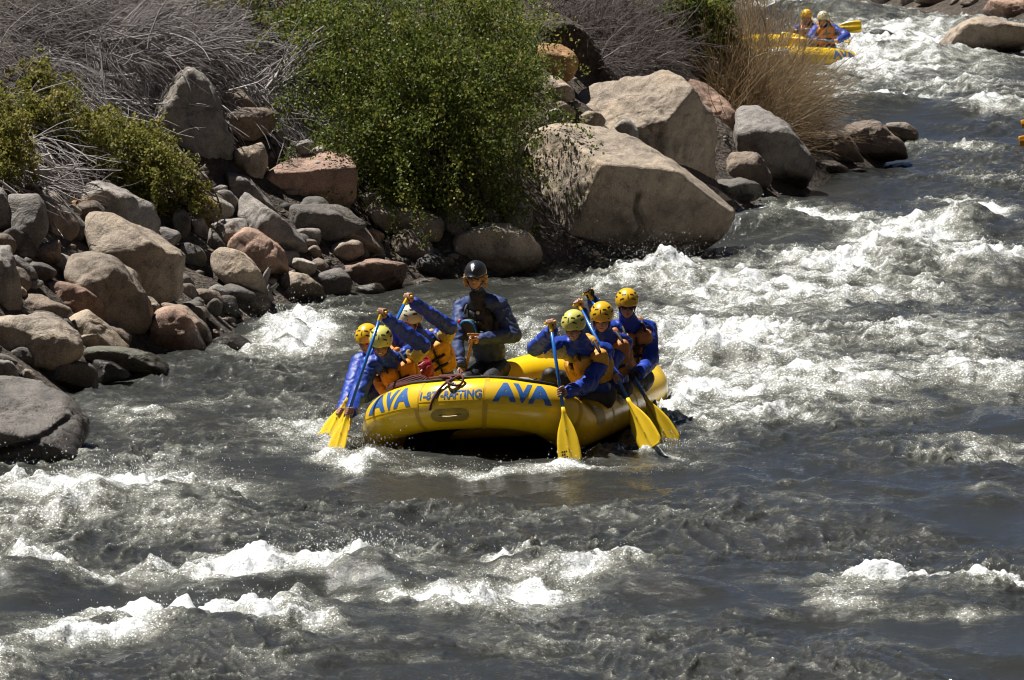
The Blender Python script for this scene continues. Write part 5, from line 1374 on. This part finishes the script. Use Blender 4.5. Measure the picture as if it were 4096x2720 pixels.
# ---- paddles first: the hands close on them
PAD = {}
def pd(key, label, T, tip, wdir, **k):
    Tw, tw = D(*T), D(*tip); r, a, w = paddle(label, Tw, tw, wdir, **k); PAD[key] = (Tw, tw, a, w)
def on(key, py):
    """point on a paddle's shaft at picture height py, and the shaft axis pointing to the grip"""
    Tw, tw, a, w = PAD[key]
    ts = np.linspace(0, 1, 400); P = Tw[None] + (tw - Tw)[None] * ts[:, None]
    b = (P[:, 2] - CAM_H); dep = P[:, 1]
    yy = 1360 - FPX * (dep * _sp + b * _cp) / (dep * _cp - b * _sp)
    return P[int(np.argmin(np.abs(yy - py)))]
pd('p1', "paddle with blue shaft held by the front left rafter in lime helmet", (1528, 1247, 47.0), (1322, 1872, 46.55), (.75, -.55, .2))
pd('p2', "paddle of the rafter hidden behind the front left one", (1552, 1286, 47.6), (1283, 1800, 47.15), (.7, -.6, 0))
pd('p3', "paddle raised by the left rafter in white helmet", (1632, 1186, 48.35), (1330, 1800, 47.5), (.7, -.6, .2))
pd('p4', "paddle with blue shaft upright before the raft, held by the front right rafter", (2201, 1290, 46.50), (2287, 1864, 46.0), (.92, -.38, .1), mark=True)
pd('p5', "paddle angled to the right, held by the middle right rafter", (2312, 1212, 47.5), (2612, 1790, 46.6), (.85, -.35, .40), half=.126)
pd('p6', "paddle behind the angled one, held by the rear right rafter with black gloves", (2352, 1168, 48.1), (2688, 1785, 47.4), (.85, -.25, .4), half=.126)
pd('pg', "wooden paddle held across the guide's lap", (1893, 1338, 49.72), (1815, 1690, 50.35), (1, .2, 0), shaft_mat=WOOD, grip_mat=WOOD, blade_mat=WOOD)

def grip(key, py): return on(key, py), -PAD[key][2]
def tee(key): return PAD[key][0], PAD[key][3]

# ---- the guide
j = JJ(head=(1902, 1110, 50.2), neck=(1915, 1190, 50.28), chest=(1930, 1290, 50.3), pelvis=(1968, 1478, 50.4), sl=(1850, 1228, 50.42), sr=(1998, 1218, 50.25), el=(1822, 1370, 50.1), er=(2055, 1340, 50.15),
       hl=(1850, 1490, 49.85), hr=(1890, 1362, 49.7), kl=(1862, 1520, 49.8), kr=(1948, 1530, 49.75), al=(1880, 1680, 49.8), ar=(1960, 1690, 49.7))
hc, ax = grip('pg', 1362); j['hr'] = hc
r, TB, hp, wr = person("guide in dark helmet, sunglasses and navy drysuit sitting at the stern", j, BLK, face=(-.22, -.95, -.08), skin=(.40, .22, .165), jacket=CLOTH_NAVY, shades=True, grips=(('r', ax),), guide=True, vest_col=(.02, .02, .02), seed=41)
lat, frt, up = TB
C0 = (j['sl'] + j['sr']) * .5 * .74 + j['pelvis'] * .26 + up * .012
K = Blob(); K.cone(j['neck'] - up * .05, j['neck'] + up * .030 + frt * .015, .140, .092); v, f, nr = K.fuse(.010, 2); obj("neck_gaiter", creased(v, nr, .006, 14, 3), f, CLOTH_BLACK, r)
K = Blob(); pc = C0 - lat * .075 + frt * .232 - up * .015; K.ell(pc, TB, (.098, .045, .122), 3.2); v, f, nr = K.fuse(.009, 2); po = obj("chest_pouch", v, f, simple("pouch_charcoal", (.034, .034, .037), .6, .2), r)
rim = [pc + lat * .093 * math.cos(t) + up * .116 * math.sin(t) + frt * .036 for t in np.linspace(-.7, 2.9, 26)]
vv, ff = path_tube(np.array(rim), .011, 6); obj("blue_piping", vv, ff, POUCH_BLUE, po)
sq = [pc + lat * x + up * z + frt * .050 for x, z in ((.0, -.02), (.045, -.02), (.045, -.065), (.0, -.065))]
vv, ff = path_tube(np.array(sq), .0035, 4, True); obj("lash_tab", vv, ff, STEEL, po)
V, F = sphere(10, 6); obj("red_toggle", pc - lat * .078 + up * .105 + frt * .02 + V * np.array([.02, .02, .026]), F, simple("red_plastic", (.6, .03, .03), .4), r)
obj("strobe", C0 + lat * .03 + up * .15 + frt * .165 + V * .022, F, STEEL, r)
bd = unit(j['er'] - wr['r'])
cu_ = wr['r'] + bd * .085
q = [cu_ + np.array([0, -.064, 0]) + bd * x + np.cross(bd, [0, -1, 0]) * z for x, z in ((-.024, -.024), (.024, -.024), (.024, .024), (-.024, .024))]
obj("sleeve_badge", np.array(q), [(0, 1, 2, 3)], WHITE_PRINT, r, smooth=False)
K = Blob(); K.ell(j['er'] * .85 + j['sr'] * .15, np.stack([unit(j['er'] - j['sr']), [0, 1, 0], [0, 0, 1]]), (.12, .082, .080)); v, f, nr = K.fuse(.012, 2); obj("elbow_patch", creased(v, nr, .008, 14, 5), f, CLOTH_GREY, r)

# ---- left side, front to back
hl, axl = grip('p1', 1648); hr_, axr = tee('p1')
j = JJ(head=(1524, 1374, 47.15), neck=(1562, 1440, 47.4), chest=(1582, 1520, 47.5), pelvis=(1640, 1650, 47.8), sl=(1478, 1458, 47.4), sr=(1640, 1410, 47.55), el=(1432, 1582, 47.2), er=(1690, 1382, 47.3), hl=(1390, 1650, 46.8), hr=(1545, 1258, 46.95),
       kl=(1600, 1690, 47.35), kr=(1690, 1690, 47.4), al=(1650, 1760, 47.5), ar=(1720, 1760, 47.5))
j['hl'], j['hr'] = hl, hr_
person("grimacing front left rafter in lime helmet and orange vest leaning out to paddle", j, LIME, face=(-.10, -.88, -.46), skin=(.30, .15, .10), smile=1, vest_col=OR1, grips=(('l', axl), ('r', axr)), panel='r', seed=42)
hl, axl = grip('p2', 1648); hr_, axr = tee('p2')
j = JJ(head=(1470, 1364, 48.0), neck=(1500, 1428, 48.15), chest=(1540, 1510, 48.2), pelvis=(1630, 1620, 48.45), sl=(1440, 1448, 48.1), sr=(1590, 1418, 48.25), el=(1405, 1555, 47.8), er=(1640, 1440, 47.95), hl=(1342, 1650, 47.35), hr=(1548, 1297, 47.6),
       kl=(1600, 1660, 48.0), kr=(1690, 1660, 48.0), al=(1650, 1730, 48.1), ar=(1720, 1730, 48.1))
j['hl'], j['hr'] = hl, hr_
person("rafter in yellow helmet mostly hidden behind the grimacing one", j, YEL, face=(-.35, -.85, -.35), vest_col=OR1, grips=(('l', axl), ('r', axr)), seed=43)
hl, axl = grip('p3', 1580); hr_, axr = tee('p3')
j = JJ(head=(1644, 1288, 48.65), neck=(1685, 1350, 48.85), chest=(1718, 1440, 48.95), pelvis=(1775, 1580, 49.2), sl=(1640, 1380, 48.85), sr=(1762, 1348, 49.0), el=(1580, 1500, 48.5), er=(1798, 1310, 48.75), hl=(1440, 1590, 48.0), hr=(1645, 1195, 48.35),
       kl=(1740, 1600, 48.75), kr=(1820, 1610, 48.8), al=(1780, 1690, 48.9), ar=(1850, 1690, 48.9))
j['hl'], j['hr'] = hl, hr_
person("left rafter in white helmet and amber vest with one arm raised", j, WHT, face=(-.72, -.62, -.25), vest_col=OR2, grips=(('l', axl), ('r', axr)), panel='r', seed=44)

# ---- right side, front to back
hl, axl = tee('p4'); hr_, axr = grip('p4', 1570)
j = JJ(head=(2296, 1310, 46.75), neck=(2332, 1380, 46.98), chest=(2350, 1480, 47.05), pelvis=(2388, 1592, 47.35), sl=(2262, 1380, 46.95), sr=(2418, 1408, 47.15), el=(2142, 1392, 46.75), er=(2352, 1540, 46.75), hl=(2195, 1298, 46.45), hr=(2245, 1568, 46.45),
       kl=(2170, 1570, 47.0), kr=(2200, 1600, 46.9), al=(2080, 1600, 47.1), ar=(2100, 1640, 47.0))
j['hl'], j['hr'] = hl, hr_
person("smiling front right rafter in lime helmet bending over the raft's edge", j, LIME, face=(-.36, -.84, -.40), skin=(.40, .21, .145), smile=1, vest_col=OR2, grips=(('l', axl), ('r', axr)), panel='l', seed=45)
hl, axl = tee('p5'); hr_, axr = grip('p5', 1512)
j = JJ(head=(2408, 1276, 47.6), neck=(2424, 1344, 47.75), chest=(2440, 1440, 47.85), pelvis=(2455, 1562, 48.0), sl=(2362, 1363, 47.75), sr=(2492, 1373, 47.9), el=(2330, 1330, 47.55), er=(2425, 1480, 47.45), hl=(2298, 1215, 47.4), hr=(2465, 1512, 47.15),
       kl=(2200, 1500, 47.8), kr=(2290, 1560, 47.6), al=(2160, 1570, 47.9), ar=(2220, 1620, 47.7))
j['hl'], j['hr'] = hl, hr_
person("middle right rafter in yellow helmet looking down between two others", j, YEL, face=(-.12, -.90, -.40), skin=(.46, .26, .19), vest_col=OR3, grips=(('l', axl), ('r', axr)), seed=46)
hl, axl = tee('p6'); hr_, axr = grip('p6', 1502)
j = JJ(head=(2508, 1222, 48.4), neck=(2524, 1292, 48.5), chest=(2532, 1392, 48.6), pelvis=(2538, 1522, 48.75), sl=(2455, 1318, 48.5), sr=(2592, 1316, 48.6), el=(2410, 1320, 48.3), er=(2604, 1440, 48.4), hl=(2338, 1190, 48.05), hr=(2535, 1502, 48.0),
       kl=(2400, 1520, 48.5), kr=(2440, 1560, 48.4), al=(2380, 1600, 48.6), ar=(2420, 1620, 48.5))
j['hl'], j['hr'] = hl, hr_
person("rear right rafter in yellow helmet, sunglasses and black gloves", j, YEL, face=(.05, -.95, -.28), skin=(.36, .18, .13), shades=True, gloves=True, vest_col=OR3, grips=(('l', axl), ('r', axr)), seed=47)
# red dry bag between the left rafters
c = D(1688, 1492, 48.35); K = Blob(); K.ell(c, np.eye(3), (.12, .12, .15), 2.6).cone(c + np.array([.02, 0, .10]), c + np.array([.0, 0, .13]), .08, .06)
v, f, nr = K.fuse(.012, 2); rb = empty("dry_bag", c - np.array([0, 0, .14]), "red dry bag wedged between the left rafters", "bag")
obj("sack", creased(v, nr, .012, 10, 2), f, RED_NYLON, rb)
vv, ff = path_tube(np.array([c + np.array([-.03, -.125, .02]), c + np.array([.005, -.13, .05])]), .007, 5); obj("label_tag", vv, ff, WHITE_PRINT, rb)

# ---- the distant raft's crew
pd('q1', "distant paddle with flat yellow blade raised behind the far crew", (3168, 122, 94.9), (3446, 106, 94.6), (.05, .2, 1), group="paddles of the distant raft")
pd('q2', "distant paddle held low across the far raft's edge", (3396, 168, 94.0), (3120, 150, 94.5), (.1, .3, 1), group="paddles of the distant raft")
def onx(key, px):
    Tw, tw, a, w = PAD[key]; P = Tw[None] + (tw - Tw)[None] * np.linspace(0, 1, 300)[:, None]
    return P[int(np.argmin(np.abs(2048 + FPX * P[:, 0] / (P[:, 1] * _cp - (P[:, 2] - CAM_H) * _sp) - px)))], -a
hl, axl = tee('q1'); hr_, axr = onx('q1', 3228)
j = JJ(head=(3226, 72, 95.1), neck=(3228, 103, 95.2), chest=(3231, 135, 95.25), pelvis=(3234, 190, 95.3), sl=(3192, 112, 95.2), sr=(3263, 113, 95.25), el=(3168, 150, 95.1), er=(3258, 150, 95.0), hl=(3160, 122, 94.9), hr=(3228, 118, 94.8),
       kl=(3200, 200, 94.9), kr=(3250, 200, 94.9), al=(3205, 240, 94.9), ar=(3250, 240, 94.9))
j['hl'], j['hr'] = hl, hr_
person("distant rafter in bright yellow helmet behind the willow stems", j, YEL, face=(.05, -.95, -.2), vest_col=OR1, grips=(('l', axl), ('r', axr)), lo=True, seed=48, group="rafters in the distant raft")
hl, axl = onx('q2', 3262); hr_, axr = onx('q2', 3345)
j = JJ(head=(3292, 80, 94.5), neck=(3296, 110, 94.6), chest=(3300, 140, 94.65), pelvis=(3304, 192, 94.7), sl=(3262, 118, 94.6), sr=(3334, 115, 94.65), el=(3240, 150, 94.4), er=(3386, 142, 94.5), hl=(3262, 160, 94.1), hr=(3345, 165, 94.0),
       kl=(3270, 200, 94.3), kr=(3320, 200, 94.3), al=(3275, 240, 94.3), ar=(3320, 240, 94.3))
j['hl'], j['hr'] = hl, hr_
person("distant rafter in white helmet and orange vest with elbow out", j, WHT, face=(-.12, -.95, -.2), vest_col=OR1, grips=(('l', axl), ('r', axr)), lo=True, seed=49, group="rafters in the distant raft")
ORANGE_BLADE = simple("blade_orange", (0.72, 0.30, 0.015), 0.35, 0.1)
pd('e1', "upper orange paddle blade entering at the right edge", (4420, 440, 79.0), (4086, 497, 78.5), (.1, .3, 1), blade_mat=ORANGE_BLADE, half=.07, group="paddles at the right edge")
pd('e2', "lower orange paddle blade entering at the right edge", (4420, 505, 77.0), (4078, 566, 76.3), (.1, .3, 1), blade_mat=ORANGE_BLADE, half=.085, group="paddles at the right edge")

# driftwood snag standing at the waterline
dw0 = float(hitmap(1100, 1190)) - 0.25
dq = lambda x, y, k=0.0: D(700 + .3189 * x, 850 + .3189 * y, dw0 + k)
WOODGREY = simple("driftwood", (0.30, 0.27, 0.25), 0.8, 0.35, 25.0, 0.5, 60.0)
dr_ = empty("driftwood", dq(1180, 1100), "bleached forked driftwood snag standing between waterline boulders", "driftwood")
def limb(pts, radii, nm):
    P_ = spline(pts, 16); vv, ff = tubes(P_[None], np.interp(np.linspace(0, 1, len(P_)), np.linspace(0, 1, len(radii)), radii)[None], 8); obj(nm, vv, ff, WOODGREY, dr_)
limb([dq(1210, 1120), dq(1150, 980, .02), dq(1125, 880, .03), dq(1150, 780), dq(1190, 690, -.03)], [.045, .05, .045, .04, .02], "trunk")
limb([dq(1150, 940, .02), dq(1210, 950, -.04), dq(1285, 895, -.08)], [.04, .035, .022], "branch")
limb([dq(1200, 1080), dq(1160, 1010, -.05), dq(1185, 900, -.05)], [.03, .03, .015], "branch")
# ================================================================== SPRAY
# drops flung up where the water breaks
rng = np.random.default_rng(91)
fz = np.clip(Fv, 0, 1.1); wgt = np.clip(fz - 0.45, 0, 1) ** 1.6 * (0.15 + np.clip(Vw[:, 2], 0, 0.5) * 3.0) * (Vw[:, 1] / 50.0)
pick = rng.choice(len(Vw), 6500, p=wgt / wgt.sum())
P0 = Vw[pick] + np.column_stack([rng.normal(0, .03, len(pick)), rng.normal(0, .03, len(pick)), rng.exponential(0.055, len(pick)) + 0.005])
# the splash round the left paddles
c = G(1370, 1790)
m_ = 1300
sp = np.column_stack([c[0] + rng.normal(-.14, .26, m_), c[1] + rng.normal(.1, .5, m_), np.abs(rng.normal(0, .11, m_)) + .01])
c = G(1185, 1370); m2_ = 900; an = rng.uniform(0, 2 * np.pi, m2_)
sp2 = np.column_stack([c[0] + rng.normal(0, .26, m2_), c[1] + rng.normal(0, .2, m2_), .12 + np.abs(rng.normal(0, .16, m2_))])
sp3 = []
for px_, py_, w_, h_, m3 in ((2288, 1868, .12, .05, 160), (2618, 1800, .12, .05, 120), (2700, 1795, .12, .05, 100), (1480, 1850, .25, .08, 420), (1900, 1890, .9, .035, 320), (2620, 1060, .7, .12, 500), (470, 1960, .7, .10, 500), (1480, 2240, .4, .10, 400)):
    q = G(px_, py_); sp3.append(np.column_stack([q[0] + rng.normal(0, w_, m3), q[1] + rng.normal(0, .18, m3), rng.exponential(h_, m3) + (.02 if h_ < .1 else .12)]))
P0 = np.vstack([P0, sp, sp2] + sp3); n = len(P0)
V1 = np.array([(1, 0, 0), (-1, 0, 0), (0, 1, 0), (0, -1, 0), (0, 0, 1), (0, 0, -1)], float); F1 = np.array([(0, 2, 4), (2, 1, 4), (1, 3, 4), (3, 0, 4), (2, 0, 5), (1, 2, 5), (3, 1, 5), (0, 3, 5)])
sz = (0.0019 + rng.gamma(1.6, 0.0010, n))[:, None, None]
sv = (V1[None] * sz * np.stack([np.ones(n), np.ones(n), rng.uniform(0.8, 2.0, n)], 1)[:, None, :] + P0[:, None, :]).reshape(-1, 3)
sf = (F1[None] + (np.arange(n) * len(V1))[:, None, None]).reshape(-1, 3)
DROP = simple("water_drop", (0.80, 0.82, 0.83), 0.12, 0.02, bump=0)
setp(obj("spray", sv, sf, DROP), "white spray drops flung up from the breaking water", "spray", kind="stuff")
